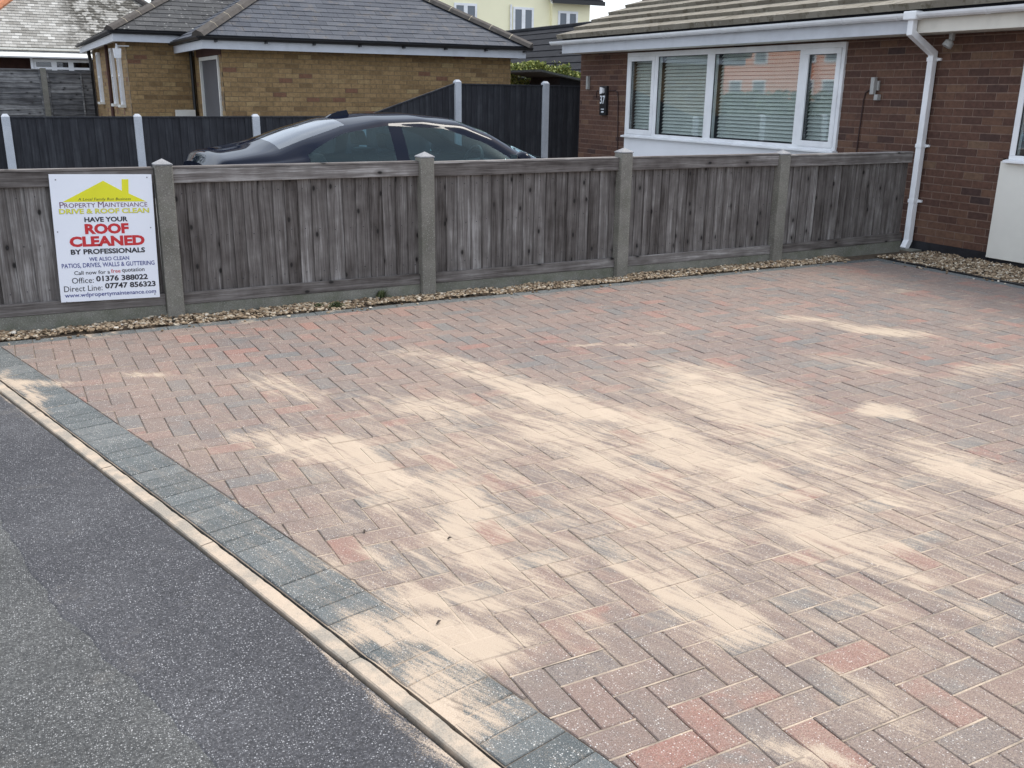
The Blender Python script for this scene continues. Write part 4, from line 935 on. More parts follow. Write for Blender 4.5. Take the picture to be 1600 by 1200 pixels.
b = MB(); b.box(EX0+.04, EX1-.04, EY+.05, EY+.075, 2.135, 2.262); b.box(EX0+.045, EX0+.07, EY+.075, 19.6, 2.135, 2.262); b.box(EX1-.07, EX1-.045, EY+.075, 22.0, 2.135, 2.262); fs_o = b.build('fascia', 'fascia_paint', yb_)
b = MB(); b.box(EX0+.07, EX1-.07, EY+.075, 16.2, 2.222, 2.235); b.box(EX0+.07, 3.33, 16.2, 19.0, 2.222, 2.235); b.build('soffit', 'fascia_cream', yb_)
gutter(EX0-.02, EX1+.06, EY, 2.318, 0.052, 'black_plastic', yb_, 'x'); gutter(EY, 19.4, EX0, 2.318, 0.052, 'black_plastic', yb_, 'y')
for k in range(9):
    x = EX0+.25+k*0.78; b = MB(); b.box(x-.018, x+.018, EY-.03, EY+.052, 2.235, 2.262); b.build('gutter_bracket', 'black_plastic', yb_)
def hip_slope(o, ux, un, width, pitch, maxd, course, sw, th, m, parent, name, keep, hips=(True, True), seedt=None):
    """slates on one slope: o eave left corner, ux along eave, un inward horizontal; trapezoid between 45 degree hips"""
    O = Vector(o); ux = Vector(ux); un = Vector(un); c, s_ = math.cos(math.atan(pitch)), math.sin(math.atan(pitch)); up = un*c+Vector((0, 0, s_)); nr = Vector((0, 0, c))-un*s_
    rest = MB(); d = 0; r = 0; cnt = 0
    while d*c < maxd-0.02:
        a0 = d*c if hips[0] else 0; a1 = width-(d*c if hips[1] else 0)
        dd = (d+course)*c; b0 = dd if hips[0] else 0; b1 = width-(dd if hips[1] else 0)
        u = -sw*(0.5 if r % 2 else 0)
        while u < width:
            lo0, lo1 = max(u+.002, a0), min(u+sw-.002, a1); hi0, hi1 = max(u+.002, b0), min(u+sw-.002, b1)
            if lo1-lo0 > 0.01:
                hi0, hi1 = min(hi0, max(lo1, b0)), max(hi1, min(lo0, b1))
                if hi1 < hi0: hi0 = hi1 = (hi0+hi1)/2
                j = random.uniform(-.002, .003)
                P0 = O+up*(d-.0); P1 = O+up*(d+course+.01)
                bt = [P0+ux*lo0, P0+ux*lo1, P1+ux*hi1, P1+ux*hi0]; t0 = nr*(th*2+j); t1 = nr*(th*.6)
                tp = [bt[0]+t0, bt[1]+t0, bt[2]+t1, bt[3]+t1]; tt = min(1, max(0, random.gauss(.5, .22)))
                if keep and cnt < 300 and (hi1-hi0 > 0.01) and keep(bt[0]):
                    b = MB(); b.hexa(bt, tp, tint=tt); b.build(name, m, parent); cnt += 1
                else: rest.hexa(bt, tp, tint=tt)
            u += sw
        d += course; r += 1
    if rest.v: tag(rest.build(name+'_field', m, parent), kind='stuff')
def roof_core(parent, x0, x1, y0, y1, ez, tp, m, name='roof'):
    d = min(x1-x0, y1-y0)/2; z = ez+d*tp; b = MB()
    if (x1-x0) <= (y1-y0): r0_, r1_ = ((x0+x1)/2, y0+d, z), ((x0+x1)/2, y1-d, z); fs = [(0, 1, 4), (1, 2, 5, 4), (2, 3, 5), (3, 0, 4, 5)]
    else: r0_, r1_ = (x0+d, (y0+y1)/2, z), (x1-d, (y0+y1)/2, z); fs = [(0, 1, 5, 4), (1, 2, 5), (2, 3, 4, 5), (3, 0, 4)]
    b.add([(x0, y0, ez), (x1, y0, ez), (x1, y1, ez), (x0, y1, ez), r0_, r1_], fs+[(3, 2, 1, 0)])
    return b.build(name, m, parent), Vector(r0_), Vector(r1_)
rf, ra, rb2 = roof_core(yb_, EX0, EX1, EY, 22.3, EZ+.02, TP, 'far_roof')
hip_slope((EX0, EY, EZ+.03), (1, 0, 0), (0, 1, 0), EX1-EX0, TP, 2.85, 0.155, 0.29, 0.0055, 'slate_new', rf, 'slate', lambda p: p.z < 3.45)
hip_slope((EX0, 22.3, EZ+.03), (0, -1, 0), (1, 0, 0), 22.3-EY, TP, 2.85, 0.155, 0.29, 0.006, 'slate_new', rf, 'side_slate', None)
def hip_tiles(p0, p1, parent, r=0.10, L=0.42):
    P0, P1 = Vector(p0), Vector(p1); D = (P1-P0); n = int(D.length/L); d = D.normalized(); side = d.cross(Vector((0, 0, 1))).normalized(); up = side.cross(d)
    for i in range(n):
        a = P0+d*(i*L); e = a+d*(L-.012); b = MB(); pr = [(-1.15, -.50), (-.75, .10), (0, .42), (.75, .10), (1.15, -.50)]
        vs_ = [a+side*(q[0]*r)+up*(q[1]*r+.03) for q in pr]+[e+side*(q[0]*r)+up*(q[1]*r+.03) for q in pr]
        b.add(vs_, [(k, k+1, 6+k, 5+k) for k in range(4)]+[(4, 3, 2, 1, 0), (5, 6, 7, 8, 9), (0, 5, 9, 4)]); t = b.build('hip_tile', 'ridge_tile', parent)
        b = MB(); vs_ = [e+side*(q[0]*r*.97)+up*(q[1]*r*.97+.03) for q in pr]+[e+d*.014+side*(q[0]*r*.97)+up*(q[1]*r*.97+.03) for q in pr]
        b.add(vs_, [(k, k+1, 6+k, 5+k) for k in range(4)]); b.build('mortar_joint', 'mortar_pale', t)
hip_tiles((EX0-.03, EY-.03, EZ+.03), ra+Vector((0, 0, .02)), rf); hip_tiles((EX1+.03, EY-.03, EZ+.03), ra+Vector((0, 0, .02)), rf)
# older rear wing, with the tall white windows
wg = thing('rear_wing', 'older yellow brick wing with lichen spotted slate roof and tall narrow white windows', 'house', (4, 20, 0))
brick_wall(wg, 1, 18.62, 2.2, 3.325, 0.0, 2.36, [], -1, 'brick_yellow', 'mortar_yellow', lambda u, z: z > 1.1, yel_t)
brick_wall(wg, 0, 2.2, 18.635, 25.0, 0.0, 2.36, [], -1, 'brick_yellow', 'mortar_yellow', lambda u, z: False, yel_t)
A0, A1, C0, C1, WZ, TW = 1.93, 8.2, 18.32, 25.4, 2.46, 0.54
b = MB(); b.box(A0+.04, A0+.065, C0+.066, C1-.05, 2.30, 2.425); b.box(A0+.04, 3.6, C0+.04, C0+.065, 2.30, 2.425); b.build('fascia', 'fascia_paint', wg)
b = MB(); b.box(A0+.066, 2.2, C0+.066, C1-.05, 2.362, 2.374); b.box(2.2, 3.6, C0+.066, 18.62, 2.362, 2.374); b.build('soffit', 'fascia_cream', wg)
gutter(C0, C1+.05, A0, 2.475, 0.05, 'black_plastic', wg, 'y'); gutter(A0, 3.2, C0, 2.475, 0.05, 'black_plastic', wg, 'x')
wr, wa, wb = roof_core(wg, A0, A1, C0, C1, WZ+.02, TW, 'far_roof')
hip_slope((A0, C0, WZ+.03), (1, 0, 0), (0, 1, 0), A1-A0, TW, 3.0, 0.17, 0.30, 0.006, 'slate_old', wr, 'slate', lambda p: p.x < 4.6 and p.z < 3.3)
hip_slope((A0, C1, WZ+.03), (0, -1, 0), (1, 0, 0), C1-C0, TW, 3.0, 0.17, 0.30, 0.006, 'slate_old', wr, 'side_slate', None)
hip_tiles((A0-.02, C0-.02, WZ+.03), wa+Vector((0, 0, .02)), wr, 0.085)
for (a, c) in ((19.50, 19.80), (20.62, 20.95), (23.3, 23.7)):
    b = MB(); z0, z1 = 1.24, 2.27; x0, x1 = 2.145, 2.199; f = 0.05
    b.box(x0, x1, a, c, z0, z0+f); b.box(x0, x1, a, c, z1-f, z1); b.box(x0+.001, x1, a, a+f, z0+f, z1-f); b.box(x0+.001, x1, c-f, c, z0+f, z1-f); b.box(x0+.001, x1, a+f, c-f, 1.74, 1.78)
    w = b.build('window', 'upvc', wg); b = MB(); b.box(2.17, 2.178, a+f-.002, c-f+.002, z0+f-.002, z1-f+.002); b.build('pane', 'far_glass', w); b = MB(); b.box(2.09, 2.199, a-.04, c+.04, z0-.05, z0-.002); b.build('sill', 'upvc_aged', w)
b = MB(); b.tube([(2.12, 24.9, 2.45), (2.12, 24.9, 2.30), (2.15, 25.05, 2.15), (2.15, 25.05, 0)], 0.04, 8); b.build('downpipe', 'black_plastic', wg)
b = MB(); b.tube([(2.17, 21.6, 2.36), (2.17, 21.6, 0)], 0.035, 8); b.build('downpipe', 'old_red_wall', wg)
b = MB(); b.tube([(3.27, 18.56, 2.3), (3.27, 18.56, 0)], 0.03, 8); b.build('downpipe', 'black_plastic', wg)
b = MB(); b.hexa([(1.985, 18.47, 2.03), (2.085, 18.47, 2.03), (2.085, 18.56, 2.03), (1.985, 18.56, 2.03)], [(1.97, 18.455, 2.19), (2.10, 18.455, 2.19), (2.10, 18.575, 2.19), (1.97, 18.575, 2.19)]); b.box(2.02, 2.045, 18.50, 18.53, 2.191, 2.27); b.box(2.02, 2.24, 18.525, 18.545, 2.225, 2.245); b.build('alarm_box', 'upvc', wg)
b = MB(); b.box(2.92, 3.26, 18.50, 18.60, 0.85, 1.17); b.build('meter_box', 'upvc_aged', wg)

# ------------------------------------------------------------------ lap panel fence, old house, tree
lf = thing('lap_fence', 'grey waney lap panel fence with concrete post beside the rear wing', 'fence', (0, 25, 0))
for x in (-3.0, -0.95, 1.12):
    b = MB(); b.box(x-.06, x+.06, 24.93, 25.05, -0.09, 1.95); b.build('fence_post', 'post_concrete', lf)
for (xa, xb, top) in ((-2.94, -1.01, 1.90), (-0.89, 1.06, 1.90), (1.18, 2.12, 1.84)):
    z = 0.1; k = 0
    while z < top-.05:
        h = 0.155; b = MB(); n = 10; vs_ = []
        for i in range(n+1):
            x = xa+(xb-xa)*i/n; wv = 0.018*mnoise.noise(Vector((x*3, z*9, 1)))
            vs_ += [(x, 24.975, z+wv), (x, 24.998, z+h), (x, 25.004, z+h), (x, 24.992, z+wv)]
        b.add(vs_, [(4*i+q, 4*i+(q+1) % 4, 4*i+4+(q+1) % 4, 4*i+4+q) for i in range(n) for q in range(4)]); b.build('lap_slat', 'wood_lap', lf, origin=(xa, 25, z)); z += 0.118
    for x in ([xa+0.02, (xa+xb)/2, xb-.02] if xb-xa > 1.2 else [xa+.02, xa+.72]):
        b = MB(); b.box(x-.018, x+.018, 24.955, 24.974, 0.05, top); b.build('batten', 'wood_lap', lf)
    b = MB(); b.box(xa, xb, 24.95, 25.02, top, top+.03); b.build('cap_rail', 'wood_lap', lf)
oh = thing('lichen_roofed_house', 'old house with pale lichen covered tile roof and white conservatory windows', 'house', (1, 28, 0))
b = MB(); b.box(-6, 3.6, 28.25, 36, 0, 2.42); b.build('wall', 'old_red_wall', oh)
b = MB(); b.box(-6.3, 3.9, 27.93, 27.97, 2.28, 2.40); b.build('fascia', 'upvc', oh)
gutter(-6.3, 3.95, 27.86, 2.47, 0.06, 'upvc_aged', oh, 'x')
b = MB(); b.hexa([(-4, 26.85, 2.22), (2.6, 26.85, 2.22), (2.6, 27.8, 2.34), (-4, 27.8, 2.34)], [(-4, 26.85, 2.245), (2.6, 26.85, 2.245), (2.6, 27.8, 2.365), (-4, 27.8, 2.365)]); b.build('lean_to_roof', 'upvc_aged', oh)
gutter(-4, 2.65, 26.80, 2.245, 0.04, 'upvc', oh, 'x')
for (a, c) in ((1.02, 1.48), (1.48, 1.86), (1.86, 2.34)):
    b = MB(); f = 0.06; z0, z1 = 0.9, 2.19; y0, y1 = 27.0, 27.06
    b.box(a, c, y0, y1, z1-f, z1); b.box(a, c, y0, y1, z0, z0+f); b.box(a, a+f, y0+.001, y1, z0+f, z1-f); b.box(c-f, c, y0+.001, y1, z0+f, z1-f); b.box(a+f, c-f, y0+.001, y1, 1.955, 2.01)
    w = b.build('window', 'upvc', oh); b = MB(); b.box(a+f, c-f, y0+.03, y0+.036, z0+f, z1-f); b.build('pane', 'far_glass', w)
b = MB(); b.box(1.02, 2.34, 27.0, 27.07, 0, 0.898); b.build('conservatory_wall', 'upvc_aged', oh)
b = MB(); b.box(0.96, 1.015, 26.95, 27.06, 0, 2.21); b.build('corner_post', 'upvc', oh)
pit = 0.78; b = MB(); OX0, OX1, OY = -0.75, 5.6, 27.85
b.add([(OX0, OY, 2.46), (OX1, OY, 2.46), (OX1-3.1, OY+3.4, 2.46+3.4*pit), (OX0+3.1, OY+3.4, 2.46+3.4*pit), (OX0, OY+6.8, 2.46), (OX1, OY+6.8, 2.46)], [(0, 1, 2, 3), (1, 5, 2), (5, 4, 3, 2), (4, 0, 3), (0, 4, 5, 1)])
orf = b.build('roof', 'far_roof', oh)
hip_slope((OX0, OY, 2.48), (1, 0, 0), (0, 1, 0), OX1-OX0, pit, 3.0, 0.115, 0.165, 0.010, 'tile_lichen', orf, 'tile', lambda p: 0.3 < p.x < 4.3 and 2.5 < p.z < 3.7)
hip_slope((OX1, OY, 2.48), (0, 1, 0), (-1, 0, 0), 6.8, pit, 3.0, 0.115, 0.165, 0.010, 'tile_lichen', orf, 'side_tile', None)
ht = MB(); ht.tube([(OX0, OY, 2.5), (OX0+3.1, OY+3.25, 2.5+3.25*pit)], 0.11, 8); ht.build('hip_ridge', 'orange_ridge', orf)
ht = MB(); ht.tube([(OX1, OY, 2.5), (OX1-3.1, OY+3.25, 2.5+3.25*pit)], 0.10, 8); ht.build('hip_ridge', 'ridge_tile', orf)
b = MB(); b.tube([(4.30, 29.3, 3.4), (4.30, 29.3, 4.35)], 0.07, 8); b.build('vent_pipe', 'black_plastic', oh)
def leaves(name, m, pts, size, parent=None, up=0.3):
    n = len(pts); P = np.array(pts); d = RNG.normal(size=(n, 3)); d[:, 2] += up; d /= np.linalg.norm(d, axis=1)[:, None]
    a = np.cross(d, RNG.normal(size=(n, 3))); a /= np.linalg.norm(a, axis=1)[:, None]; c = np.cross(d, a)
    s_ = RNG.uniform(0.6, 1.3, (n, 1))*size
    V = np.stack([P-a*s_*.5, P+c*s_*.28, P+a*s_*.5, P-c*s_*.28], 1).reshape(-1, 3); F = np.arange(4*n).reshape(-1, 4)
    me = bpy.data.meshes.new(name); me.from_pydata(V.tolist(), [], F.tolist()); me.materials.append(MATS[m])
    at = me.attributes.new('tint', 'FLOAT', 'POINT'); at.data.foreach_set('value', np.repeat(RNG.uniform(0, 1, n), 4).astype(np.float32))
    o = bpy.data.objects.new(name, me); col.objects.link(o)
    if parent is not None: o.parent = parent; o.location = -wloc(parent)
    return o
def blob_pts(n, c, r, lump=0.35, shell=0.6):
    out = []
    while len(out) < n:
        v = Vector((random.gauss(0, 1), random.gauss(0, 1), random.gauss(0, 1))).normalized()
        k = 1+lump*mnoise.noise(v*2.3+Vector(c)); q = random.uniform(shell, 1)*k
        out.append((c[0]+v.x*r[0]*q, c[1]+v.y*r[1]*q, c[2]+v.z*r[2]*q))
    return out
tr = thing('tree', 'dark green tree rising behind the lichen covered roof', 'tree', (-1.4, 37, 0))
b = MB(); b.tube([(-1.4, 37, -.09), (-1.35, 37, 2.4), (-1.2, 37.1, 4.2)], [0.22, 0.16, 0.08], 8); b.tube([(-1.35, 37, 2.4), (-0.5, 36.7, 4.0)], [0.10, 0.04], 6); b.tube([(-1.35, 37, 2.2), (-2.3, 37.2, 4.0)], [0.10, 0.04], 6); b.build('trunk', 'bark', tr)
leaves('crown', 'leaf_tree', blob_pts(5000, (-1.2, 37, 4.7), (2.3, 2.0, 2.0), .5, .35), 0.20, tr)

# ------------------------------------------------------------------ hedge, shed, dark tiled roof, cream house
hg = thing('hedge', 'bright yellow green clipped hedge between the bungalow and the shed', 'hedge', (10.4, 18.6, 0))
pts = []
for i in range(9000):
    x = random.uniform(9.5, 11.9); y = random.uniform(18.1, 19.2); z = random.uniform(0.9, 1)**1.0
    top = 2.05+0.14*mnoise.noise(Vector((x*2.2, y*2, 0)))+(0.05 if x < 11.0 else -0.10)
    if random.random() < .5: z = top-abs(random.gauss(0, .10))
    else: z = random.uniform(1.0, top); y = 18.1+abs(random.gauss(0, .12))+0.12*mnoise.noise(Vector((x*3, z*3, 4)))
    pts.append((x, y, z))
leaves('foliage', 'leaf_hedge', pts, 0.075, hg)
b = MB(); b.box(9.6, 11.8, 18.3, 19.0, -.09, 1.75); b.build('stems', 'bark', hg)
sh = thing('garden_shed', 'small dark timber shed with sloping felt roof beside the hedge', 'shed', (10.8, 17.2, 0))
for k in range(14):
    z = 0.1+k*0.13
    b = MB(); b.hexa([(9.95, 16.775, z), (12.4, 16.775, z), (12.4, 16.79, z), (9.95, 16.79, z)], [(9.95, 16.785, z+.135), (12.4, 16.785, z+.135), (12.4, 16.80, z+.135), (9.95, 16.80, z+.135)])
    if z < 1.60: b.build('cladding_board', 'shed_wood', sh)
b = MB(); b.hexa([(9.95, 16.801, 1.6), (12.4, 16.801, 1.3), (12.4, 18.0, 1.3), (9.95, 18.0, 1.6)], [(9.95, 16.80, 1.835), (12.4, 16.80, 1.425), (12.4, 18.0, 1.425), (9.95, 18.0, 1.835)]); b.box(9.96, 12.39, 16.83, 18.0, -.09, 1.25); b.build('wall', 'shed_wood', sh)
b = MB(); b.hexa([(9.42, 16.62, 1.93), (12.6, 16.62, 1.40), (12.6, 18.1, 1.40), (9.42, 18.1, 1.93)], [(9.42, 16.62, 1.97), (12.6, 16.62, 1.44), (12.6, 18.1, 1.44), (9.42, 18.1, 1.97)]); b.build('roof', 'felt_roof', sh)
fit('fitting', 'upvc_aged', [(10.78, 10.98, 16.72, 16.77, 1.68, 1.75)], sh)
dh = thing('dark_roofed_garage', 'outbuilding with a dark interlocking tile roof behind the hedge', 'building', (15, 24, 0))
b = MB(); b.box(13.2, 18.6, 17.0, 33.0, -.09, 1.9); b.build('wall', 'old_red_wall', dh)
dz = (3.50-1.9)/3.0; b = MB(); b.add([(13, 16.8, 1.86), (16, 16.8, 3.46), (19, 16.8, 1.86), (13, 33.2, 1.86), (16, 33.2, 3.46), (19, 33.2, 1.86)], [(0, 3, 4, 1), (1, 4, 5, 2), (0, 1, 2), (3, 5, 4)]); drf = b.build('roof', 'far_roof', dh)
L = 3.0/math.cos(math.atan(dz)); un_ = Vector((math.cos(math.atan(dz)), 0, math.sin(math.atan(dz)))); nn_ = Vector((-un_.z, 0, un_.x)); k = 0
while k*0.43 < L-.05:
    lo = Vector((13, 0, 1.9))+un_*(k*.43); hi = Vector((13, 0, 1.9))+un_*min(k*.43+.47, L); b = MB()
    b.hexa([(lo.x, 16.8, lo.z), (hi.x, 16.8, hi.z), (hi.x, 33.2, hi.z), (lo.x, 33.2, lo.z)], [((lo+nn_*.032).x, 16.8, (lo+nn_*.032).z), ((hi+nn_*.01).x, 16.8, (hi+nn_*.01).z), ((hi+nn_*.01).x, 33.2, (hi+nn_*.01).z), ((lo+nn_*.032).x, 33.2, (lo+nn_*.032).z)]); b.build('tile_course', 'far_roof', drf); k += 1
b = MB(); b.tube([(16, 16.8, 3.5), (16, 33.2, 3.5)], 0.09, 8); b.build('ridge', 'far_roof', drf)
ch = thing('cream_house', 'tall cream rendered house with white windows and dark roof in the distance', 'house', (22, 40, 0))
b = MB(); b.box(12, 23.1, 40.0, 48, -.09, 7.5); b.box(23.101, 25.12, 39.85, 44, -.09, 5.47); b.build('wall', 'cream_render', ch)
def cwin(x0, x1, z0, z1, y, dark):
    f = 0.10; b = MB(); b.box(x0, x1, y-.05, y-.001, z0, z0+f); b.box(x0, x1, y-.05, y-.001, z1-f, z1); b.box(x0, x0+f, y-.049, y-.001, z0+f, z1-f); b.box(x1-f, x1, y-.049, y-.001, z0+f, z1-f); xm = (x0+x1)/2; b.box(xm-.09, xm+.09, y-.049, y-.001, z0+f, z1-f)
    w = b.build('window', 'upvc', ch)
    for a, c in ((x0+f, xm-.09), (xm+.09, x1-f)):
        b = MB(); b.box(a, c, y-.03, y-.002, z0+f, z1-f); b.build('pane', 'far_glass_pane', w)
def _fg(t, b, nt):
    b.inputs['Base Color'].default_value = (0.12, 0.14, 0.17, 1); b.inputs['Roughness'].default_value = 0.08
mat('far_glass_pane', _fg)
cwin(18.25, 19.35, 4.3, 5.25, 40.0, 0); cwin(21.15, 22.2, 4.0, 5.22, 40.0, 1); cwin(23.4, 24.45, 4.2, 5.15, 39.85, 0)
b = MB(); b.tube([(21.02, 39.93, 5.3), (21.02, 39.93, 0)], 0.05, 8); b.build('downpipe', 'upvc', ch)
b = MB(); b.hexa([(22.9, 39.4, 5.48), (25.55, 39.4, 5.48), (23.6, 42, 6.6), (22.9, 42, 6.6)], [(22.9, 39.4, 5.66), (25.55, 39.4, 5.66), (23.6, 42, 6.75), (22.9, 42, 6.75)]); b.hexa([(11.6, 39.5, 7.5), (23.4, 39.5, 7.5), (23.4, 44, 9.4), (11.6, 44, 9.4)], [(11.6, 39.5, 7.7), (23.4, 39.5, 7.7), (23.4, 44, 9.6), (11.6, 44, 9.6)]); b.build('roof', 'far_roof', ch)
b = MB(); b.box(22.85, 25.62, 39.33, 39.399, 5.42, 5.6); b.build('gutter', 'black_plastic', ch)
b = MB(); b.prism([(22.6, 39.9, 5.95), (23.12, 39.9, 5.42), (23.12, 39.9, 5.75), (22.6, 39.9, 6.3)], (0, -0.1, 0)); b.build('bargeboard', 'upvc', ch)

# ------------------------------------------------------------------ across the road (seen in the window's reflection)
pk = thing('pink_apartment_block', 'pink brick apartment block across the road', 'building', (-42, 62, 0))
b = MB(); b.box(-52, -41, 44, 74, -.09, 6.4); b.build('wall', 'pink_brick', pk)
b = MB(); b.box(-52.5, -40.5, 43.5, 74.5, 6.401, 6.9); b.build('roof', 'far_roof', pk)
for yy in (47, 50, 56.5, 59, 64.5, 67.5, 71.5):
    for z0 in (1.5, 4.1):
        b = MB(); b.box(-41.0, -40.93, yy-.8, yy+.8, z0, z0+1.35); w = b.build('window', 'upvc', pk); b = MB(); b.box(-40.929, -40.92, yy-.68, yy+.68, z0+.12, z0+1.23); b.build('pane', 'far_glass_pane', w)
hh = thing('street_hedge', 'dark green hedge in front of the pink apartment block', 'hedge', (-36, 60, 0))
leaves('foliage', 'leaf_tree', [(random.uniform(-37, -35.6), random.uniform(44, 76), random.uniform(0, 1.6+.8*mnoise.noise(Vector((i*.0006, 0, 0))))) for i in range(5000)], 0.55, hh)

# ------------------------------------------------------------------ parked coupe behind the fence
CX0, CY = 1.42, 8.2
car = thing('parked_car', 'glossy black two door coupe parked behind the timber fence', 'car', (CX0+2.2, CY, 0))
def tab(*p): return np.array([q[0] for q in p]), np.array([q[1] for q in p])
N = 241; xs = np.linspace(0, 4.52, N)
def cur(t, sm=0.05):
    v = np.interp(xs, *t); k = int(sm/(xs[1]-xs[0]))+1; ker = np.hanning(2*k+3)[1:-1]; ker /= ker.sum()
    return np.convolve(np.pad(v, k, mode='edge'), ker, mode='valid')
zc = cur(tab((0, 0.93), (.05, 1.04), (.36, 1.088), (.50, 1.13), (.77, 1.224), (1.08, 1.308), (1.40, 1.345), (1.76, 1.352), (2.12, 1.322), (2.38, 1.245), (2.65, 1.13), (2.92, 1.0), (3.13, .935), (3.5, .905), (4.0, .83), (4.35, .70), (4.52, .52)), .06)
zt = cur(tab((0, .88), (.05, .985), (.45, 1.0), (.70, 1.035), (.82, 1.115), (1.03, 1.205), (1.42, 1.262), (1.92, 1.238), (2.28, 1.118), (2.52, .975), (2.60, .945), (3.13, .905), (3.5, .87), (4.0, .79), (4.35, .66), (4.52, .48)), .045)
zb = cur(tab((0, .85), (.05, .95), (.45, .975), (.70, .985), (1.4, .955), (2.52, .925), (3.13, .88), (3.5, .845), (4.0, .765), (4.35, .64), (4.52, .46)), .05)
zr = cur(tab((0, .90), (.05, 1.01), (.36, 1.05), (.50, 1.065), (.77, 1.155), (1.08, 1.255), (1.40, 1.305), (1.76, 1.308), (2.12, 1.265), (2.38, 1.165), (2.62, 1.02), (2.9, .945), (3.13, .922), (3.5, .89), (4.0, .81), (4.35, .68), (4.52, .50)), .05)
wb_ = cur(tab((0, .66), (.10, .76), (.5, .82), (1.2, .845), (2.4, .84), (3.2, .84), (3.9, .80), (4.3, .68), (4.52, .50)), .08)
wt_ = cur(tab((0, .62), (.10, .72), (.5, .77), (.75, .755), (1.05, .675), (1.4, .635), (1.9, .645), (2.3, .715), (2.55, .785), (3.2, .80), (3.9, .75), (4.3, .63), (4.52, .46)), .08)
wr_ = cur(tab((0, .58), (.10, .66), (.5, .67), (.8, .62), (1.1, .575), (1.4, .555), (1.9, .565), (2.3, .63), (2.6, .70), (3.2, .70), (3.9, .64), (4.3, .52), (4.52, .38)), .08)
ws_ = cur(tab((0, .70), (.10, .82), (.5, .895), (1.2, .905), (2.4, .90), (3.4, .905), (3.9, .88), (4.3, .76), (4.52, .56)), .08)
zs_ = cur(tab((0, .70), (.5, .82), (2.4, .76), (3.4, .74), (4.0, .66), (4.52, .40)), .08)
def crom(P, sub):
    out = []; n = len(P)
    for i in range(n-1):
        p0 = P[max(i-1, 0)]; p1 = P[i]; p2 = P[i+1]; p3 = P[min(i+2, n-1)]
        for k in range(sub):
            u = k/sub; out.append(0.5*((2*p1)+(-p0+p2)*u+(2*p0-5*p1+4*p2-p3)*u*u+(-p0+3*p1-3*p2+p3)*u**3))
    out.append(P[-1]); return out
SUB = 5; rows = []
for i in range(N):
    P = [np.array(q) for q in ((ws_[i]*.93, .20), (ws_[i]*.985, .48), (ws_[i], zs_[i]), (wb_[i], zb[i]), (wt_[i], zt[i]), (wr_[i], zr[i]), (wr_[i]*.55, zr[i]+(zc[i]-zr[i])*.78), (0.0, zc[i]))]
    # belt to window head stays straight so the glass is flat
    sec = crom(P[:4], SUB)[:-1]+[P[3]+(P[4]-P[3])*k/SUB+np.array([0.012*math.sin(math.pi*k/SUB), 0]) for k in range(SUB)]+crom(P[4:], SUB)
    rows.append(sec)
rows = np.array(rows); MM = rows.shape[1]
iB, iT, iR = 3*SUB, 4*SUB, 5*SUB
def wheelarch(x, z): return any((x-c)**2+(z-.32)**2 < .35**2 for c in (0.93, 3.66))
def region(i, j):
    x = (xs[i]+xs[i+1])/2
    if iB <= j < iT:
        if zt[i]-zb[i] > .055 and .72 < x < 2.545:
            zm = rows[i, j, 1]
            bp = 1.44
            if bp < x < bp+.11: return 'pillar'
            return 'rear' if x < bp else 'door'
    if j >= iR+1:
        if .52 < x < 1.10: return 'backlight'
        if 2.10 < x < 2.98: return 'windscreen'
    return 'body'
parts = {}
for sgn_ in (-1, 1):
    for i in range(N-1):
        for j in range(MM-1):
            r = region(i, j)
            if r == 'body' and j < 2*SUB and wheelarch((xs[i]+xs[i+1])/2, rows[i, j, 1]): continue
            key = r+('_l' if sgn_ < 0 and r in ('rear', 'door', 'pillar') else '_r' if r in ('rear', 'door', 'pillar') else '')
            d = parts.setdefault(key, (MB(), {})); b, idx = d
            q = []
            for (a, c) in ((i, j), (i+1, j), (i+1, j+1), (i, j+1)):
                kk_ = (a, c, sgn_ if c < MM-1 else 0)
                if kk_ not in idx:
                    idx[kk_] = len(b.v); b.v.append((CX0+xs[a], CY+sgn_*rows[a, c, 0], rows[a, c, 1]))
                q.append(idx[kk_])
            b.f.append(tuple(q) if sgn_ < 0 else tuple(q[::-1]))
# end caps
bb, idx = parts['body']
for i, fl in ((0, True), (N-1, False)):
    loop = [(CX0+xs[i], CY-rows[i, j, 0], rows[i, j, 1]) for j in range(MM)]+[(CX0+xs[i], CY+rows[i, j, 0], rows[i, j, 1]) for j in range(MM-2, -1, -1)]
    k = len(bb.v); bb.v += loop; bb.f.append(tuple(range(k, k+len(loop))) if fl else tuple(range(k, k+len(loop)))[::-1])
NMS = {'body': ('body', 'car_paint'), 'pillar_l': ('door_pillar', 'car_paint'), 'pillar_r': ('door_pillar', 'car_paint'), 'rear_l': ('quarter_window', 'car_glass'), 'rear_r': ('quarter_window', 'car_glass'), 'door_l': ('door_window', 'car_glass'), 'door_r': ('door_window', 'car_glass'), 'backlight': ('rear_window', 'rear_glass'), 'windscreen': ('windscreen', 'car_glass')}
for k_, (b, _) in parts.items(): b.build(NMS[k_][0], NMS[k_][1], car, smooth=True)
b = MB(); b.box(CX0+.15, CX0+4.3, CY-.62, CY+.62, .18, .45); b.build('floor_pan', 'dark_interior', car)
b = MB(); b.hexa([(CX0+2.35, CY-.66, .5), (CX0+2.85, CY-.66, .5), (CX0+2.85, CY+.66, .5), (CX0+2.35, CY+.66, .5)], [(CX0+2.45, CY-.66, .86), (CX0+2.9, CY-.66, .90), (CX0+2.9, CY+.66, .90), (CX0+2.45, CY+.66, .86)]); b.build('dashboard', 'dark_interior', car)
b = MB(); b.box(CX0+.50, CX0+.95, CY-.6, CY+.6, .45, .93); b.build('parcel_shelf', 'dark_interior', car)
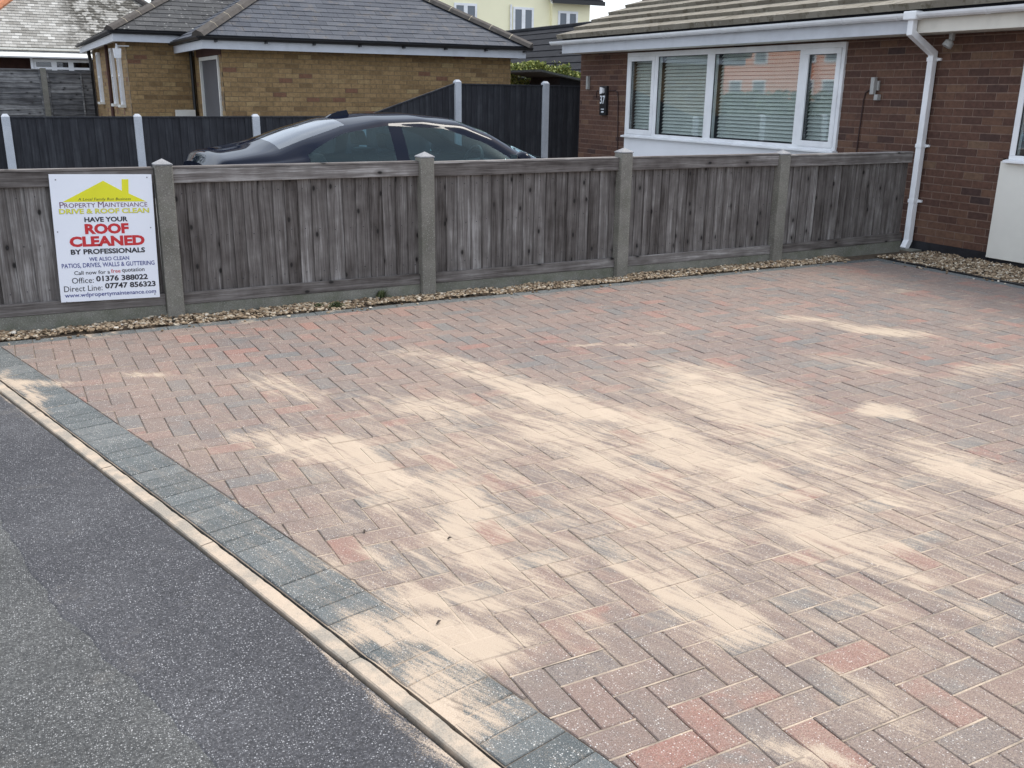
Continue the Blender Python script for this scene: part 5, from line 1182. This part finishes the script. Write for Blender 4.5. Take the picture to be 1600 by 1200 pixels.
def seat(x, y):
    b = MB(); b.hexa([(x, y-.24, .42), (x+.52, y-.24, .45), (x+.52, y+.24, .45), (x, y+.24, .42)], [(x, y-.22, .55), (x+.52, y-.22, .60), (x+.52, y+.22, .60), (x, y+.22, .55)])
    b.hexa([(x-.05, y-.23, .5), (x+.12, y-.23, .5), (x+.12, y+.23, .5), (x-.05, y+.23, .5)], [(x-.26, y-.19, 1.02), (x-.13, y-.19, 1.04), (x-.13, y+.19, 1.04), (x-.26, y+.19, 1.02)])
    b.hexa([(x-.27, y-.12, 1.06), (x-.17, y-.12, 1.06), (x-.17, y+.12, 1.06), (x-.27, y+.12, 1.06)], [(x-.30, y-.10, 1.19), (x-.21, y-.10, 1.19), (x-.21, y+.10, 1.19), (x-.30, y+.10, 1.19)])
    b.build('seat', 'seat_leather', car, bevel=0.02)
seat(CX0+1.75, CY-.36); seat(CX0+1.75, CY+.36); seat(CX0+1.05, CY-.3); seat(CX0+1.05, CY+.3)
b = MB(); tt = [(CX0+2.32+.06*math.sin(a), CY-.36+.18*math.cos(a), .90+.17*math.sin(a)) for a in np.linspace(0, 2*math.pi, 21)]; b.tube(tt, .015, 6, False); b.tube([(CX0+2.5, CY-.36, .83), (CX0+2.33, CY-.36, .9)], .03, 6); b.build('steering_wheel', 'seat_leather', car)
fin = MB(); pr = [(0, 0), (.05, .024), (.12, .040), (.19, .044), (.205, 0)]
vs_ = []
for (x, z) in pr:
    w = .028*(1-z/.085); zz_ = float(np.interp(1.10+x, xs, zc))
    vs_ += [(CX0+1.10+x, CY-w, max(zz_-.01, zz_+z-.003)), (CX0+1.10+x, CY+w, max(zz_-.01, zz_+z-.003))]
n = len(pr); fin.add(vs_+[(CX0+1.10, CY-.03, 1.29), (CX0+1.10, CY+.03, 1.29), (CX0+1.30, CY-.03, 1.31), (CX0+1.30, CY+.03, 1.31)], [(2*i, 2*i+2, 2*i+3, 2*i+1) for i in range(n-1)]+[tuple(2*i for i in range(n))+(2*n+2, 2*n), tuple(2*i+1 for i in range(n))[::-1]+(2*n+1, 2*n+3)][:2]); fin.build('antenna_fin', 'car_paint', car)
for s_ in (-1, 1):
    b = MB(); prof = [(0, .02), (.02, .062), (.06, .078), (.12, .075), (.17, .055), (.19, .02)]; b.lathe((CX0+2.52, CY+s_*.86, .985), (0, s_, 0.05), prof, 16); b.v = [(CX0+2.52+(v[0]-CX0-2.52)*.8, v[1], .985+(v[2]-.985)*.85) for v in b.v]
    mo = b.build('door_mirror', 'car_paint', car, smooth=True)
    b = MB(); b.box(CX0+2.447, CX0+2.455, CY+s_*.90-.03, CY+s_*.90+.09 if s_ > 0 else CY+s_*.90+.03, .945, 1.03) if s_ > 0 else b.box(CX0+2.447, CX0+2.455, CY-.99, CY-.87, .945, 1.03); b.build('mirror_glass', 'chrome', mo)
    b = MB(); b.box(CX0+4.05, CX0+4.34, CY+s_*.62-.1, CY+s_*.62+.1, .58, .66); b.build('headlight', 'lens_clear', car)
    b = MB(); b.box(CX0-.004, CX0+.12, CY+s_*.55-.14, CY+s_*.55+.14, .76, .88); b.build('tail_light', 'lens_red', car)
    for x in (0.93, 3.66):
        b = MB(); b.lathe((CX0+x, CY+s_*.69, .32), (0, s_, 0), [(0, .22), (0, .30), (.02, .325), (.19, .325), (.21, .30), (.21, .22)], 28); w = b.build('wheel', 'tyre', car, smooth=False)
        b = MB(); b.lathe((CX0+x, CY+s_*.69, .32), (0, s_, 0), [(.05, .22), (.19, .225), (.195, .20), (.15, .19), (.14, .05), (.17, .03)], 20); b.build('rim', 'alloy', w)

# ------------------------------------------------------------------ weeds and windblown bits
def weed(x, y, lab, n, h):
    o = thing('weed', lab, 'weed', (x, y, 0.01)); pts = []; b = MB()
    for i in range(n):
        a = random.uniform(0, 6.28); r = random.uniform(.2, 1)*h; tip = Vector((x+r*math.cos(a), y+.5*r*math.sin(a), .02+random.uniform(.3, 1)*h)); ro = Vector((x+random.gauss(0, .03), y+random.gauss(0, .012), .0)); sd = Vector((-math.sin(a), math.cos(a), 0))*random.uniform(.004, .009); md = (ro+tip)/2+Vector((0, 0, .015))
        b.add([ro, md+sd, tip, md-sd], [(0, 1, 2, 3)], random.random())
    b.build('leaf', 'leaf_weed', o); return o
weed(2.46, 6.745, 'small green weed growing against the gravel board near a concrete post', 40, 0.06)
weed(2.05, 6.60, 'low flat weed creeping over the gravel at the edge of the paving', 60, 0.035)
weed(1.92, 6.63, 'tiny sprawling weed in the gravel beside the larger creeping one', 30, 0.028)
for i, (x, y, a, L, lab) in enumerate([(0.992, 2.98, 70, .022, 'short dark twig lying on sandy paving beside the grey blocks'), (1.24, 2.80, 10, .016, 'tiny dark leaf scrap on the sanded blocks'), (0.98, 2.30, 30, .02, 'small dark crumb in the sand at the charcoal border')]):
    b = MB(); b.tube([(x, y, .004), (x+L*math.cos(rad(a))*.5, y+L*math.sin(rad(a))*.5, .008), (x+L*math.cos(rad(a)), y+L*math.sin(rad(a)), .005)], [.0025, .004, .0015], 6); tag(b.build('twig', 'bark'), lab, 'twig')
